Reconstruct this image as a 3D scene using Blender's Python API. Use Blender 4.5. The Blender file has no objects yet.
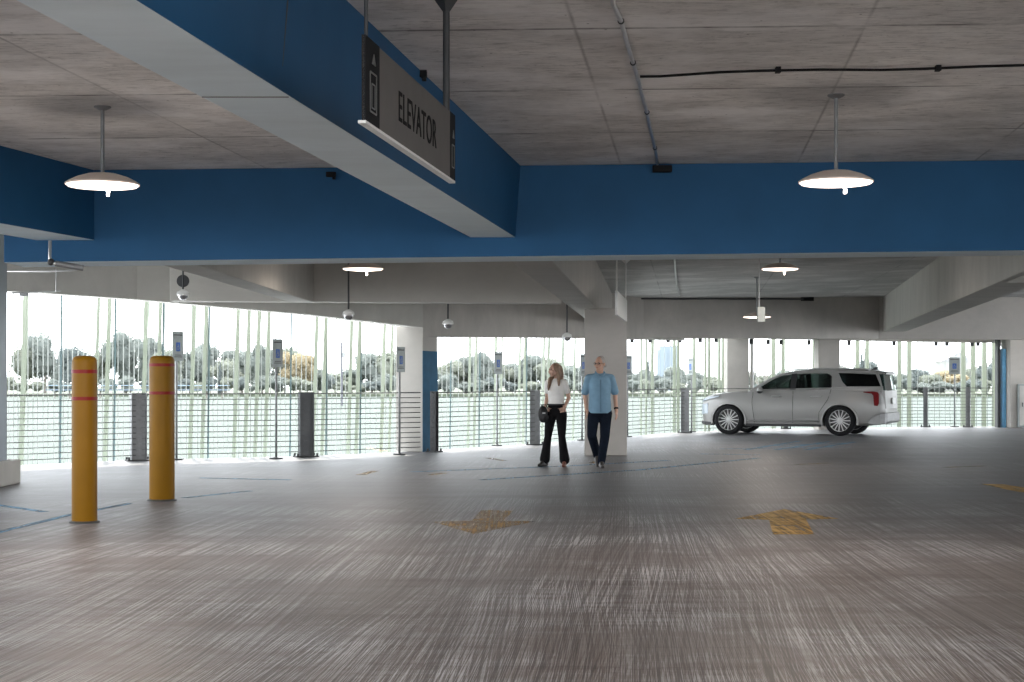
import bpy, bmesh, math, random
from mathutils import Vector, Matrix, Euler
random.seed(7)
C = bpy.context.scene.collection
sc = bpy.context.scene
# ------------------------------------------------------------------ camera, sky, sun, exposure
CAMZ, F, PX, PY = 1.42, 1600.0, 512.0, 379.0
K = F/900.0            # plan distances below were taken at 900 px focal length and are stretched by K
cam = bpy.data.cameras.new('camera'); camo = bpy.data.objects.new('camera', cam); C.objects.link(camo)
camo.location = (0, 0, CAMZ); camo.rotation_euler = (math.pi/2, 0, 0)
cam.sensor_width = 36; cam.lens = F/1024*36; cam.shift_y = (PY-341)/1024.0; cam.clip_end = 2000; cam.clip_start = .05
sc.camera = camo
w = bpy.data.worlds.new('sky'); sc.world = w; w.use_nodes = True
bg = w.node_tree.nodes['Background']
bg.inputs[0].default_value = (.90, .95, 1.0, 1); bg.inputs[1].default_value = 2.3
sl = bpy.data.lights.new('sun', 'SUN'); sl.energy = 3.2; sl.angle = .012; sl.color = (1, .95, .87)
so = bpy.data.objects.new('sun', sl); C.objects.link(so)
sel = math.radians(58); sd = Vector((-.217, 1, 0)).normalized()
so.rotation_euler = (Vector((sd.x*math.cos(sel), sd.y*math.cos(sel), math.sin(sel)))).to_track_quat('Z', 'Y').to_euler()
so.location = (-20, 50, 60)
sc.view_settings.view_transform = 'Standard'; sc.view_settings.look = 'None'
sc.view_settings.gamma = 1; sc.view_settings.use_curve_mapping = False; sc.view_settings.exposure = 1.5
sc.cycles.max_bounces = 10; sc.cycles.diffuse_bounces = 6; sc.cycles.transparent_max_bounces = 24
sc.cycles.sample_clamp_indirect = 6

# ------------------------------------------------------------------ helpers
def P(px, py, z=0.0):                  # point of the photo on a level plane at height z
    Y = F*(CAMZ-z)/(py-PY); return Vector(((px-PX)/F*Y, Y, z))
def D(px, py, Y): Y *= K; return Vector(((px-PX)/F*Y, Y, CAMZ+(PY-py)/F*Y))
def ky(pts): return [(p[0], p[1]*K) for p in pts]
def lerp(a, b, t): return a+(b-a)*t

def tag(o, label=None, cat=None, group=None, kind=None):
    if label: o['label'] = label
    if cat: o['category'] = cat
    if group: o['group'] = group
    if kind: o['kind'] = kind
    return o
def empty(name, loc=(0, 0, 0), rz=0, label=None, cat=None, group=None):
    o = bpy.data.objects.new(name, None); C.objects.link(o); o.location = loc; o.rotation_euler = (0, 0, rz)
    o.empty_display_size = .1
    return tag(o, label, cat, group)
def copy_tree(o, parent=None):
    c = o.copy(); C.objects.link(c); c.parent = parent
    for ch in list(o.children): copy_tree(ch, c)
    return c

class MB:
    def __init__(s): s.bm = bmesh.new(); s.mi = 0
    def face(s, vs, mi=None):
        try: f = s.bm.faces.new(vs)
        except ValueError: return None
        f.material_index = s.mi if mi is None else mi; return f
    def box(s, c, d, rz=0, rot=None, mi=None):
        m = Matrix.Translation(c) @ (rot.to_matrix().to_4x4() if rot else Matrix.Rotation(rz, 4, 'Z'))
        vs = [s.bm.verts.new(m @ Vector((x*d[0]/2, y*d[1]/2, z*d[2]/2))) for x in (-1, 1) for y in (-1, 1) for z in (-1, 1)]
        for q in ((0,1,3,2),(4,6,7,5),(0,4,5,1),(2,3,7,6),(0,2,6,4),(1,5,7,3)): s.face([vs[i] for i in q], mi)
        return s
    def prism(s, pts, z0, z1, mi=None, mib=None, mit=None):   # pts plan polygon; z0/z1 number or list
        n = len(pts); a = z0 if isinstance(z0, (list, tuple)) else [z0]*n; b = z1 if isinstance(z1, (list, tuple)) else [z1]*n
        lo = [s.bm.verts.new((p[0], p[1], a[i])) for i, p in enumerate(pts)]
        hi = [s.bm.verts.new((p[0], p[1], b[i])) for i, p in enumerate(pts)]
        s.face(lo[::-1], mib if mib is not None else mi); s.face(hi, mit if mit is not None else mi)
        for i in range(n): s.face([lo[i], lo[(i+1) % n], hi[(i+1) % n], hi[i]], mi)
        return s
    def poly3(s, pts, n, th, mi=None):                        # flat polygon thickened along n
        n = Vector(n).normalized()*th
        a = [s.bm.verts.new(Vector(p)) for p in pts]; b = [s.bm.verts.new(Vector(p)+n) for p in pts]; k = len(pts)
        s.face(a[::-1], mi); s.face(b, mi)
        for i in range(k): s.face([a[i], a[(i+1) % k], b[(i+1) % k], b[i]], mi)
        return s
    def loft(s, rings, cap=True, mi=None):
        R = [[s.bm.verts.new(Vector(p)) for p in r] for r in rings]; n = len(R[0])
        for a, b in zip(R, R[1:]):
            for i in range(n): s.face([a[i], a[(i+1) % n], b[(i+1) % n], b[i]], mi)
        if cap: s.face(R[0][::-1], mi); s.face(R[-1], mi)
        return s
    def tube(s, pts, r, n=8, mi=None):
        pts = [Vector(p) for p in pts]; rr = r if isinstance(r, (list, tuple)) else [r]*len(pts); rings = []
        up = None
        for i, p in enumerate(pts):
            t = ((pts[min(i+1, len(pts)-1)]-pts[max(i-1, 0)])).normalized()
            if up is None: up = Vector((0, 0, 1)) if abs(t.z) < .9 else Vector((0, 1, 0))
            u = t.cross(up).normalized(); v = u.cross(t).normalized(); up = v
            rings.append([p+(u*math.cos(2*math.pi*k/n)+v*math.sin(2*math.pi*k/n))*rr[i] for k in range(n)])
        return s.loft(rings, True, mi)
    def lathe(s, prof, c=(0, 0, 0), n=32, mi=None, axis='Z', cap=True):
        c = Vector(c); rings = []
        for r, z in prof:
            ring = []
            for k in range(n):
                a = 2*math.pi*k/n; x, y = max(r, 1e-4)*math.cos(a), max(r, 1e-4)*math.sin(a)
                ring.append(c+(Vector((x, y, z)) if axis == 'Z' else Vector((x, z, y)) if axis == 'Y' else Vector((z, x, y))))
            rings.append(ring)
        return s.loft(rings, cap, mi)
    def ball(s, c, r, seg=16, mi=None, rot=None):
        r = r if isinstance(r, (list, tuple)) else (r, r, r); m = rot.to_matrix() if rot else Matrix.Identity(3)
        rings = []
        for i in range(1, seg//2):
            t = math.pi*i/(seg//2)
            rings.append([Vector(c)+m @ Vector((r[0]*math.sin(t)*math.cos(2*math.pi*k/seg), r[1]*math.sin(t)*math.sin(2*math.pi*k/seg), -r[2]*math.cos(t))) for k in range(seg)])
        R = [[s.bm.verts.new(p) for p in q] for q in rings]
        b = s.bm.verts.new(Vector(c)+m @ Vector((0, 0, -r[2]))); t_ = s.bm.verts.new(Vector(c)+m @ Vector((0, 0, r[2])))
        for a, q in zip(R, R[1:]):
            for k in range(seg): s.face([a[k], a[(k+1) % seg], q[(k+1) % seg], q[k]], mi)
        for k in range(seg): s.face([b, R[0][(k+1) % seg], R[0][k]], mi); s.face([t_, R[-1][k], R[-1][(k+1) % seg]], mi)
        return s
    def cap(s, p0, p1, r0, r1, n=12):                           # tapered capsule
        p0, p1 = Vector(p0), Vector(p1)
        s.tube([p0, p1], [r0, r1], n); s.ball(p0, r0, n); s.ball(p1, r1, n); return s
    def limb(s, pts, rs):
        for i in range(len(pts)-1): s.cap(pts[i], pts[i+1], rs[i], rs[i+1])
        return s
    def build(s, name, mats, parent=None, smooth=False, bevel=0, loc=None, flat_angle=None):
        bmesh.ops.recalc_face_normals(s.bm, faces=s.bm.faces[:])
        me = bpy.data.meshes.new(name); s.bm.to_mesh(me); s.bm.free()
        for m in (mats if isinstance(mats, (list, tuple)) else [mats]): me.materials.append(m)
        if smooth:
            for p in me.polygons: p.use_smooth = True
            if flat_angle is not None:
                try: me.set_sharp_from_angle(angle=math.radians(flat_angle))
                except Exception: pass
        o = bpy.data.objects.new(name, me); C.objects.link(o)
        if parent: o.parent = parent
        if loc: o.location = loc
        if bevel:
            b = o.modifiers.new('bevel', 'BEVEL'); b.width = bevel; b.segments = 2; b.limit_method = 'ANGLE'; b.angle_limit = math.radians(40)
        return o
def bake(o):                                                     # turn modifiers into mesh
    dg = bpy.context.evaluated_depsgraph_get(); me = bpy.data.meshes.new_from_object(o.evaluated_get(dg))
    o.modifiers.clear(); o.data = me; return o
def fuse(o, vox, smooth=4, fac=.5):
    m = o.modifiers.new('r', 'REMESH'); m.mode = 'VOXEL'; m.voxel_size = vox; m.use_smooth_shade = True
    s_ = o.modifiers.new('s', 'SMOOTH'); s_.iterations = smooth; s_.factor = fac
    mats = [x for x in o.data.materials]
    bake(o)
    if not o.data.materials:
        for x in mats: o.data.materials.append(x)
    for p in o.data.polygons: p.use_smooth = True
    return o
def text_mesh(name, txt, size, mat, parent, mtx, sx=1.0, extr=.002, track=1.0):
    cu = bpy.data.curves.new(name, 'FONT'); cu.body = txt; cu.size = size; cu.extrude = extr; cu.align_x = 'LEFT'; cu.align_y = 'BOTTOM_BASELINE'; cu.space_character = track
    o = bpy.data.objects.new(name, cu); C.objects.link(o)
    dg = bpy.context.evaluated_depsgraph_get(); me = bpy.data.meshes.new_from_object(o.evaluated_get(dg))
    bpy.data.objects.remove(o); bpy.data.curves.remove(cu)
    me.transform(mtx @ Matrix.Scale(sx, 4, (1, 0, 0))); me.materials.clear(); me.materials.append(mat)
    o = bpy.data.objects.new(name, me); C.objects.link(o); o.parent = parent; return o

# ------------------------------------------------------------------ materials
class N:
    def __init__(s, name):
        s.m = bpy.data.materials.new(name); s.m.use_nodes = True; s.t = s.m.node_tree; s.b = s.t.nodes['Principled BSDF']
        s.tc = s.t.nodes.new('ShaderNodeTexCoord')
    def n(s, k, ins=None, **at):
        x = s.t.nodes.new(k)
        for a, v in at.items(): setattr(x, a, v)
        for a, v in (ins or {}).items():
            if hasattr(v, 'is_output') or isinstance(v, bpy.types.NodeSocket): s.t.links.new(v, x.inputs[a])
            else: x.inputs[a].default_value = v
        return x
    def math(s, op, a, b=0.0, c=0.0, clamp=False):
        return s.n('ShaderNodeMath', {0: a, 1: b, 2: c}, operation=op, use_clamp=clamp).outputs[0]
    def noise(s, vec, scale, detail=4, rough=.55, dist=0.0):
        return s.n('ShaderNodeTexNoise', {'Vector': vec, 'Scale': scale, 'Detail': detail, 'Roughness': rough, 'Distortion': dist}).outputs['Fac']
    ks = 1.0
    def mapv(s, scale=(1, 1, 1), rot=(0, 0, 0), src=None):
        scale = (scale[0], scale[1]/s.ks, scale[2])
        return s.n('ShaderNodeMapping', {'Vector': src or s.tc.outputs['Object'], 'Scale': scale, 'Rotation': rot}).outputs[0]
    def ramp(s, fac, lo, hi):
        return s.n('ShaderNodeMapRange', {'Value': fac, 'From Min': lo, 'From Max': hi}, clamp=True).outputs[0]
    def mix(s, fac, a, b):
        x = s.n('ShaderNodeMix', data_type='RGBA')
        for i, v in ((0, fac), (6, a), (7, b)):
            if isinstance(v, bpy.types.NodeSocket): s.t.links.new(v, x.inputs[i])
            else: x.inputs[i].default_value = v if i == 0 else (*v, 1)
        return x.outputs[2]
    def bump(s, h, strength=.3, dist=.01):
        o = s.n('ShaderNodeBump', {'Height': h, 'Strength': strength, 'Distance': dist}).outputs[0]; s.t.links.new(o, s.b.inputs['Normal'])
    def set(s, **k):
        for a, v in k.items():
            a = a.replace('_', ' ')
            if isinstance(v, bpy.types.NodeSocket): s.t.links.new(v, s.b.inputs[a])
            else: s.b.inputs[a].default_value = (*v, 1) if isinstance(v, tuple) and len(v) == 3 else v
        return s.m
def mat(name, col, rough=.6, metal=0.0, var=.12, scale=6.0, bump=.05, **k):
    m = N(name); v = m.mapv(); f = m.noise(v, scale, 5)
    c = m.mix(m.ramp(f, .3, .7), tuple(x*(1-var) for x in col), tuple(min(1, x*(1+var)) for x in col))
    if bump: m.bump(m.noise(v, scale*8, 3), bump, .004)
    return m.set(Base_Color=c, Roughness=rough, Metallic=metal, **k)

def concrete(name, col, seam=False, var=.25, scale=1.0, skew=.2, pu=1.85, pv=1.22, stain=.6):
    m = N(name); o = m.tc.outputs['Object']; m.ks = K if seam else 1.0
    f = m.noise(m.mapv((.7*scale, 2.2*scale, 1.0*scale)), 1.6, 9, .68, .3)
    c = m.mix(m.ramp(f, .3, .72), tuple(x*(1-var) for x in col), tuple(min(1, x*(1+var)) for x in col))
    g = m.noise(m.mapv((1.2*scale, 5*scale, 3*scale)), 5.0, 8, .75)
    c = m.mix(m.ramp(g, .66, .74), c, tuple(x*(1-stain*.45) for x in col))
    h = f
    if seam:
        s_ = m.n('ShaderNodeSeparateXYZ', {0: o}); x, y = s_.outputs[0], s_.outputs[1]
        def line(val, period, wd):
            q = m.math('FRACT', m.math('DIVIDE', val, period)); d = m.math('MULTIPLY', m.math('MINIMUM', q, m.math('SUBTRACT', 1.0, q)), period)
            return m.math('SUBTRACT', 1.0, m.ramp(d, 0.0, wd))
        wob = m.math('MULTIPLY', m.noise(o, 9.0, 2), .01)
        lv = line(m.math('ADD', m.math('ADD', y, -.86*K), wob), pv*K, .034)
        u = m.math('SUBTRACT', x, m.math('MULTIPLY', y, skew/K))
        lu = line(m.math('ADD', m.math('ADD', u, .74), wob), pu, .018)
        br = m.ramp(m.noise(m.mapv((1.3, .7, 1)), 2.0, 5), .35, .6)
        L = m.math('MULTIPLY', m.math('MAXIMUM', lv, m.math('MULTIPLY', lu, .55)), br)
        # each plywood sheet has its own tone
        cell = m.n('ShaderNodeCombineXYZ', {0: m.math('FLOOR', m.math('DIVIDE', m.math('ADD', u, .74), pu)), 1: m.math('FLOOR', m.math('DIVIDE', m.math('ADD', y, -.86*K), pv*K))}).outputs[0]
        wn = m.n('ShaderNodeTexWhiteNoise', {'Vector': cell}, noise_dimensions='3D').outputs['Value']
        c = m.mix(m.math('MULTIPLY', wn, .30), c, tuple(x*.62 for x in col))
        # dark pits and streaky blotches along the sheets
        b1 = m.noise(m.mapv((2.0, 9.0, 1)), 3.2, 9, .72)
        c = m.mix(m.math('MULTIPLY', m.ramp(b1, .53, .66), .60), c, tuple(x*.38 for x in col))
        b3 = m.noise(m.mapv((3.5, 34.0, 1)), 1.4, 6, .75)
        c = m.mix(m.math('MULTIPLY', m.ramp(b3, .52, .66), .62), c, tuple(x*.42 for x in col))
        b4 = m.noise(m.mapv((9, 16, 1)), 1.6, 8, .8)
        c = m.mix(m.math('MULTIPLY', m.ramp(b4, .58, .68), .60), c, tuple(x*.30 for x in col))
        b2 = m.noise(m.mapv((.6, 1.4, 1)), 1.1, 5, .6)
        c = m.mix(m.math('MULTIPLY', m.ramp(b2, .48, .62), .65), c, tuple(min(.95, x*1.35) for x in col))
        vo = m.n('ShaderNodeTexVoronoi', {'Vector': m.mapv((1, 1.5, 1)), 'Scale': 5.5}).outputs['Distance']
        c = m.mix(m.math('MULTIPLY', m.math('SUBTRACT', 1.0, m.ramp(vo, .035, .06)), .7), c, tuple(x*.22 for x in col))
        c = m.mix(m.math('MULTIPLY', L, .95), c, tuple(x*.12 for x in col))
        h = m.math('SUBTRACT', f, L)
    m.bump(h, .25, .01)
    return m.set(Base_Color=c, Roughness=.82)

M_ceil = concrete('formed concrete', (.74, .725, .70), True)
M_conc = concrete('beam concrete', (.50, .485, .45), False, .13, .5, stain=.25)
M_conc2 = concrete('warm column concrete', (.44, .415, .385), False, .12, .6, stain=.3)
M_blue = mat('blue painted concrete', (.016, .094, .215), .6, var=.10, scale=1.1, bump=.12, Specular_IOR_Level=.25)
M_soff = concrete('pale blue grey soffit', (.74, .85, .90), False, .08, .5, stain=.35)
M_steel = mat('galvanised steel', (.26, .265, .27), .5, .4, var=.15, scale=12)
M_dsteel = mat('dark steel', (.06, .062, .065), .55, .3)
M_cable = mat('stainless cable', (.10, .105, .105), .5, .3)
M_black = mat('black rubber', (.010, .010, .011), .75, Specular_IOR_Level=.2)
M_yel = mat('yellow sleeve plastic', (.235, .110, .002), .5, var=.06, scale=3, bump=.02, Specular_IOR_Level=.25)
M_red = mat('red reflective tape', (.24, .010, .008), .4, Specular_IOR_Level=.25)
M_white = mat('white enamel', (.78, .78, .76), .35, var=.03)
M_taupe = mat('lamp enamel', (.78, .66, .58), .4, var=.05)
M_signgrey = mat('sign grey panel', (.150, .143, .137), .8, var=.04, bump=0, Specular_IOR_Level=.08)
M_signdark = mat('sign charcoal panel', (.022, .023, .025), .8, var=.04, bump=0, Specular_IOR_Level=.05)
M_letter = mat('sign lettering', (.016, .016, .017), .8, bump=0, Specular_IOR_Level=.05)
M_outline = mat('sign outline', (.12, .12, .12), .5, bump=0)
M_clad = mat('grey blue cladding', (.30, .34, .38), .5, .3, var=.05)
M_bsign = mat('accessible blue', (.02, .10, .42), .45, bump=0)
M_signback = mat('sign aluminium', (.28, .31, .305), .4, .2, bump=0)
M_galvcol = mat('conduit metal', (.62, .62, .62), .3, .8)
def glow(name, col, e):
    m = N(name); return m.set(Base_Color=(.8, .8, .8), Emission_Color=col, Emission_Strength=e)
M_glow = glow('lamp diffuser', (1, .80, .68), 1.1)

def floor_mat():
    m = N('broomed concrete floor'); o = m.tc.outputs['Object']
    xyz = m.n('ShaderNodeSeparateXYZ', {0: o}); X, Y = xyz.outputs[0], xyz.outputs[1]
    wv = m.math('MULTIPLY', m.math('SUBTRACT', m.noise(m.n('ShaderNodeMapping', {'Vector': o, 'Scale': (.35, .22, 1)}).outputs[0], 1.0, 2), .5), .07)
    def st(a, sx, sy, wob=1.0):                      # coordinates stretched along a direction that leans by a
        u = m.math('ADD', m.math('SUBTRACT', X, m.math('MULTIPLY', Y, a)), m.math('MULTIPLY', wv, wob))
        return m.n('ShaderNodeCombineXYZ', {0: m.math('MULTIPLY', u, sx), 1: m.math('MULTIPLY', Y, sy)}).outputs[0]
    big = m.noise(st(0, .35, .34), 1.0, 6, .6)
    bA = m.noise(st(.02, 84, .05), 1.0, 4, .7); bB = m.noise(st(.125, 76, .05), 1.0, 4, .7); bF = m.noise(st(.07, 170, .10), 1.0, 2, .6)
    zone = m.ramp(m.noise(st(.05, .45, .12), 1.0, 2), .44, .56)
    bm_ = m.n('ShaderNodeMix', {0: zone, 2: bA, 3: bB}, data_type='FLOAT').outputs[0]
    broom = m.math('ADD', m.math('MULTIPLY', bm_, .50), m.math('MULTIPLY', bF, .50))
    wide = m.noise(st(.10, 7, .10), 1.0, 4, .65)      # broader tyre and trowel tracks
    cross = m.noise(st(.0, .28, 2.2, 0), 1.0, 8, .74)   # bands across
    fine = m.noise(st(.0, 1.3, 9.5, 0), 1.0, 5, .7)
    patch = m.ramp(m.noise(st(.10, .60, .60), 1.1, 7, .66), .43, .60)
    far = m.ramp(m.math('ADD', Y, m.math('MULTIPLY', big, 8.0)), 9.0, 25.0)  # near floor warm, far floor cooler: lamp and daylight tones put into the colour
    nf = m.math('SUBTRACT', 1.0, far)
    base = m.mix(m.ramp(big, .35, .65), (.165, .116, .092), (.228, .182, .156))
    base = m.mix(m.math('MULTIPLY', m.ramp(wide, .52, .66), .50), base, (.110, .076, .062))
    base = m.mix(m.math('MULTIPLY', m.math('MULTIPLY', patch, m.ramp(fine, .40, .60)), .60), base, (.42, .42, .435))  # pale patches: floor sheen put into the colour
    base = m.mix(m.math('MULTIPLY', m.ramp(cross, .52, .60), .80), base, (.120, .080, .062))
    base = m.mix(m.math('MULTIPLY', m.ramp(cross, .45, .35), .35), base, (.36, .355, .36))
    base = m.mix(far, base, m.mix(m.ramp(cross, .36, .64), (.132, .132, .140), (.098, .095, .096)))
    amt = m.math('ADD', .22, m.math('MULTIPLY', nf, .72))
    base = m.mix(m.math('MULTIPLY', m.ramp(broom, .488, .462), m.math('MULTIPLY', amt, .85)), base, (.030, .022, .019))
    base = m.mix(m.math('MULTIPLY', m.math('MULTIPLY', m.ramp(broom, .520, .545), m.math('ADD', .22, m.math('MULTIPLY', patch, .78))), amt), base, (.68, .68, .70))  # pale broom streaks, with their sheen put into the colour
    m.bump(m.math('ADD', broom, m.math('MULTIPLY', cross, .3)), .10, .004)
    return m.set(Base_Color=base, Roughness=m.math('ADD', .34, m.math('MULTIPLY', broom, .34)), Specular_IOR_Level=.5)
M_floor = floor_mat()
def paint(name, col, cover=.5):
    m = N(name); o = m.tc.outputs['Object']; m.ks = K
    a = m.noise(m.mapv((34, .6, 1), (0, 0, .03)), 1.0, 4, .7); b = m.noise(o, 3.5, 6, .7)
    al = m.ramp(m.math('ADD', m.math('MULTIPLY', a, .55), m.math('MULTIPLY', b, .45)), .40, .56)
    al = m.math('MULTIPLY', al, min(1, cover*1.25))
    return m.set(Base_Color=col, Roughness=.6, Alpha=al)
M_pyel = paint('worn yellow floor paint', (.55, .32, .06), .85)
M_pyel2 = paint('faded yellow floor paint', (.46, .30, .12), .45)
M_pblue = paint('worn blue floor paint', (.075, .21, .34), .85)

# ------------------------------------------------------------------ plan of the facade
RAIL = [Vector((p[0], p[1]*K)) for p in ((-11.0, 12.9), (-7.87, 14.7), (-6.5, 15.6), (-3.75, 16.4), (-1.73, 17.5), (.5, 19.4), (1.75, 20.75), (4.55, 23.7), (7.6, 25.6), (12.2, 26.6), (14.2, 26.7), (17.5, 26.9))]
def offs(poly, d):
    out = []
    for i, p in enumerate(poly):
        a = poly[max(i-1, 0)]; b = poly[min(i+1, len(poly)-1)]; t = (b-a).normalized(); out.append(p+Vector((-t.y, t.x))*d)
    return out
EDGE = offs(RAIL, .32); SCREEN = offs(RAIL, 1.15)
def on_line(px, poly):
    k = (px-PX)/F
    for a, b in zip(poly, poly[1:]):
        fa, fb = a.x-k*a.y, b.x-k*b.y
        if fa*fb <= 0 and fa != fb:
            t = fa/(fa-fb); return lerp(a, b, t), (b-a).normalized()
    return poly[-1], (poly[-1]-poly[-2]).normalized()

# ------------------------------------------------------------------ floor and ceiling
BACK = -4.0
fl = [(-16, BACK), (-16, 12.2*K)] + [tuple(p) for p in EDGE] + [(22, 27.2*K), (22, BACK)]
def struct(o, label=None): o['kind'] = 'structure'; (label and tag(o, label)); return o
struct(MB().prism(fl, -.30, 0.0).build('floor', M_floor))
def cz(x): return 3.648+.0108*x
bm1 = MB(); pts = [(-16, BACK), (-16, 9.42*K), (22, 9.42*K), (22, BACK)]
bm1.prism(pts, [cz(p[0]) for p in pts], [p_+.35 for p_ in [cz(p[0]) for p in pts]])
struct(bm1.build('ceiling', M_ceil))
# slab over the far bay
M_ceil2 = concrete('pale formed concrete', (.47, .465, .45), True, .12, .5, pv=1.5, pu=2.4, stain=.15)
pts = ky([(-16, 9.78), (-16, 12.2)]) + [tuple(p) for p in EDGE[:5]] + ky([(.7, 19.8), (2.9, 22.3), (10.2, 25.0), (22, 25.2), (22, 9.78)])
def z2(x, y):
    if y > 20*K and x > 0: return 3.42+min(1, max(0, (x-2.5)/7.7))*.26
    return 3.65
lo = [z2(*p) for p in pts]
mb = MB(); mb.prism(ky([(-16, 9.78), (-16, 12.2)]) + [tuple(p) for p in EDGE[:5]] + ky([(.7, 19.8), (.7, 9.78)]), 3.65, 4.0)
# warped slab right of the middle beam, as a grid
G = []
for i in range(9):
    t = i/8; row = []
    for xa, ya, xb, yb, zb_ in ((.7, 9.78, .7, 22.0, 3.45), (2.0, 9.78, 2.9, 22.3, 3.42), (5, 9.78, 6.5, 23.6, 3.54), (8, 9.78, 10.2, 25.0, 3.68), (22, 9.78, 22, 25.3, 3.68)):
        tt = t**1.5; row.append(mb.bm.verts.new((xa+(xb-xa)*t, (ya+(yb-ya)*t)*K, 3.65+(zb_-3.65)*tt)))
    G.append(row)
for a, b in zip(G, G[1:]):
    for j in range(4): mb.face([a[j], a[j+1], b[j+1], b[j]])
mb.prism(ky([(.7, 9.78), (.7, 22), (2.9, 22.3), (6.5, 23.6), (10.2, 25), (22, 25.3), (22, 9.78)]), 3.72, 4.0)
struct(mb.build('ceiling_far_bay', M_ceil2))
# roof over the last strip between beam and facade
pts = ky([(.7, 20.1), (2.9, 22.6), (10.2, 25.3), (22, 25.5), (22, 27.4)]) + [tuple(p) for p in EDGE[::-1][:7]]
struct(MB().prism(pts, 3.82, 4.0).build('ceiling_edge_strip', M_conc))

# ------------------------------------------------------------------ beams
def beam(name, line, wd, z0, z1, mats, mib=0, side=1, label=None):    # line [(x,y),(x,y)]; body extends to the left side of the direction
    a, b = [Vector((q[0], q[1]*K)) for q in line]; t = (b-a).normalized(); n = Vector((-t.y, t.x))*wd*side
    P4 = [a, b, b+n, a+n]
    if side < 0: P4 = P4[::-1]
    za = z0 if isinstance(z0, (list, tuple)) else [z0]*2
    zz = [za[0], za[1], za[1], za[0]]
    if side < 0: zz = zz[::-1]
    o = MB().prism([tuple(p) for p in P4], zz, z1, 0, mib).build(name, mats, bevel=.012)
    return struct(o, label)
# long blue beam that runs away from the camera
X0 = lambda Y: .034+.2555*(Y-9.4)
mb = MB(); lw = [(X0(-2.2)-.475, -2.2), (X0(-2.2), -2.2), (X0(9.41), 9.41), (X0(9.41)-.475, 9.41)]; dz = (0, .065, .065, 0)
lo_ = [mb.bm.verts.new((x, y*K, 2.90)) for x, y in lw]; hi_ = [mb.bm.verts.new((x+dz[i], y*K, 3.80)) for i, (x, y) in enumerate(lw)]
mb.face(lo_[::-1], 1); mb.face(hi_, 0)
for i in range(4): mb.face([lo_[i], lo_[(i+1) % 4], hi_[(i+1) % 4], hi_[i]], 0)
struct(mb.build('beam_long', [M_blue, M_soff], bevel=.010))
tr = MB(); tr.box((X0(4.72)-.237, 4.72*K, 2.899), (.455, .012, .004)); struct(tr.build('trim_2', M_dsteel))
for Y in (4.85, ):
    pass
# joint lines in the blue casing of the long beam
jm = MB()
for Y in (4.62, 7.05): jm.box((X0(Y)+.028, Y*K, 3.275), (.006, .010, .74), rot=Euler((0, .087, -.142)))
struct(jm.build('trim_1', M_dsteel))
# cross beam
MBx = MB(); zb = lambda x: 2.697+.0118*x
MBx.prism(ky([(-5.31, 9.4), (14, 9.4), (14, 9.78), (-5.31, 9.78)]), [zb(-5.3), zb(14), zb(14), zb(-5.3)], 3.9, 0, 1)
struct(MBx.build('beam_cross', [M_blue, M_soff], bevel=.012))
# short blue beam on the left
beam('beam_left', [(-6.4, 4.4), (-4.36, 9.402)], .60, 2.87, 3.8, [M_blue, M_soff], 1)
# far bay
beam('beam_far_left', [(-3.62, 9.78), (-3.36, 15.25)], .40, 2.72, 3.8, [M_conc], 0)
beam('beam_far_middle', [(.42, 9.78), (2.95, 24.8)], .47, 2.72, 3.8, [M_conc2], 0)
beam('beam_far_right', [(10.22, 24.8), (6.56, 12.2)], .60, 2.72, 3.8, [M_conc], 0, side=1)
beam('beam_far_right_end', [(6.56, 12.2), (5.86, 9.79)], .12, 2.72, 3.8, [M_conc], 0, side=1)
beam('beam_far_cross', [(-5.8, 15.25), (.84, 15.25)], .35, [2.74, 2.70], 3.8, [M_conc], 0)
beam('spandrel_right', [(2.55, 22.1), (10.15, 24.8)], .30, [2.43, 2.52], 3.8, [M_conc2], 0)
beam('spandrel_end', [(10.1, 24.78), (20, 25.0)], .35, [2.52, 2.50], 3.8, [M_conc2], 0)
# spandrel along the facade, left half
def spandrel(name, idx, zs, m):
    a = RAIL[idx[0]:idx[1]+1]; b = offs(RAIL, .32)[idx[0]:idx[1]+1]; mb = MB()
    for i in range(len(a)-1):
        mb.prism([tuple(a[i]), tuple(a[i+1]), tuple(b[i+1]), tuple(b[i])], [zs[i], zs[i+1], zs[i+1], zs[i]], 3.9)
    bmesh.ops.remove_doubles(mb.bm, verts=mb.bm.verts[:], dist=.001)
    return struct(mb.build(name, m))
spandrel('spandrel_left', (0, 4), [2.84, 2.84, 2.80, 2.60, 2.42], M_conc)
spandrel('spandrel_middle', (4, 7), [2.24, 2.31, 2.36, 2.44], M_conc2)
spandrel('spandrel_far', (7, 11), [2.60, 2.56, 2.52, 2.50, 2.50], M_conc2)

struct(MB().prism([(13.0, BACK), (13.3, BACK), (13.3, 9.4*K), (13.0, 9.4*K)], 0, 4).build('unseen_wall_right', M_conc))  # unseen wall, added to keep side light off the long blue beam
# ------------------------------------------------------------------ columns
def column(name, pts, z1, m, label, bev=.015): return struct(MB().prism(ky(pts), 0, z1).build(name, m, bevel=bev), label)
column('column_middle', [(1.345, 16.7), (2.134, 16.7), (2.134, 17.35), (1.405, 17.35)], 2.73, M_conc2, 'broad square concrete column behind the walking man')
cb = column('column_left', [(-1.73, 17.5), (-1.49, 18.0), (-1.98, 18.25), (-2.275, 17.62)], 2.45, M_conc2, 'concrete column with blue painted band')
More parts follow.
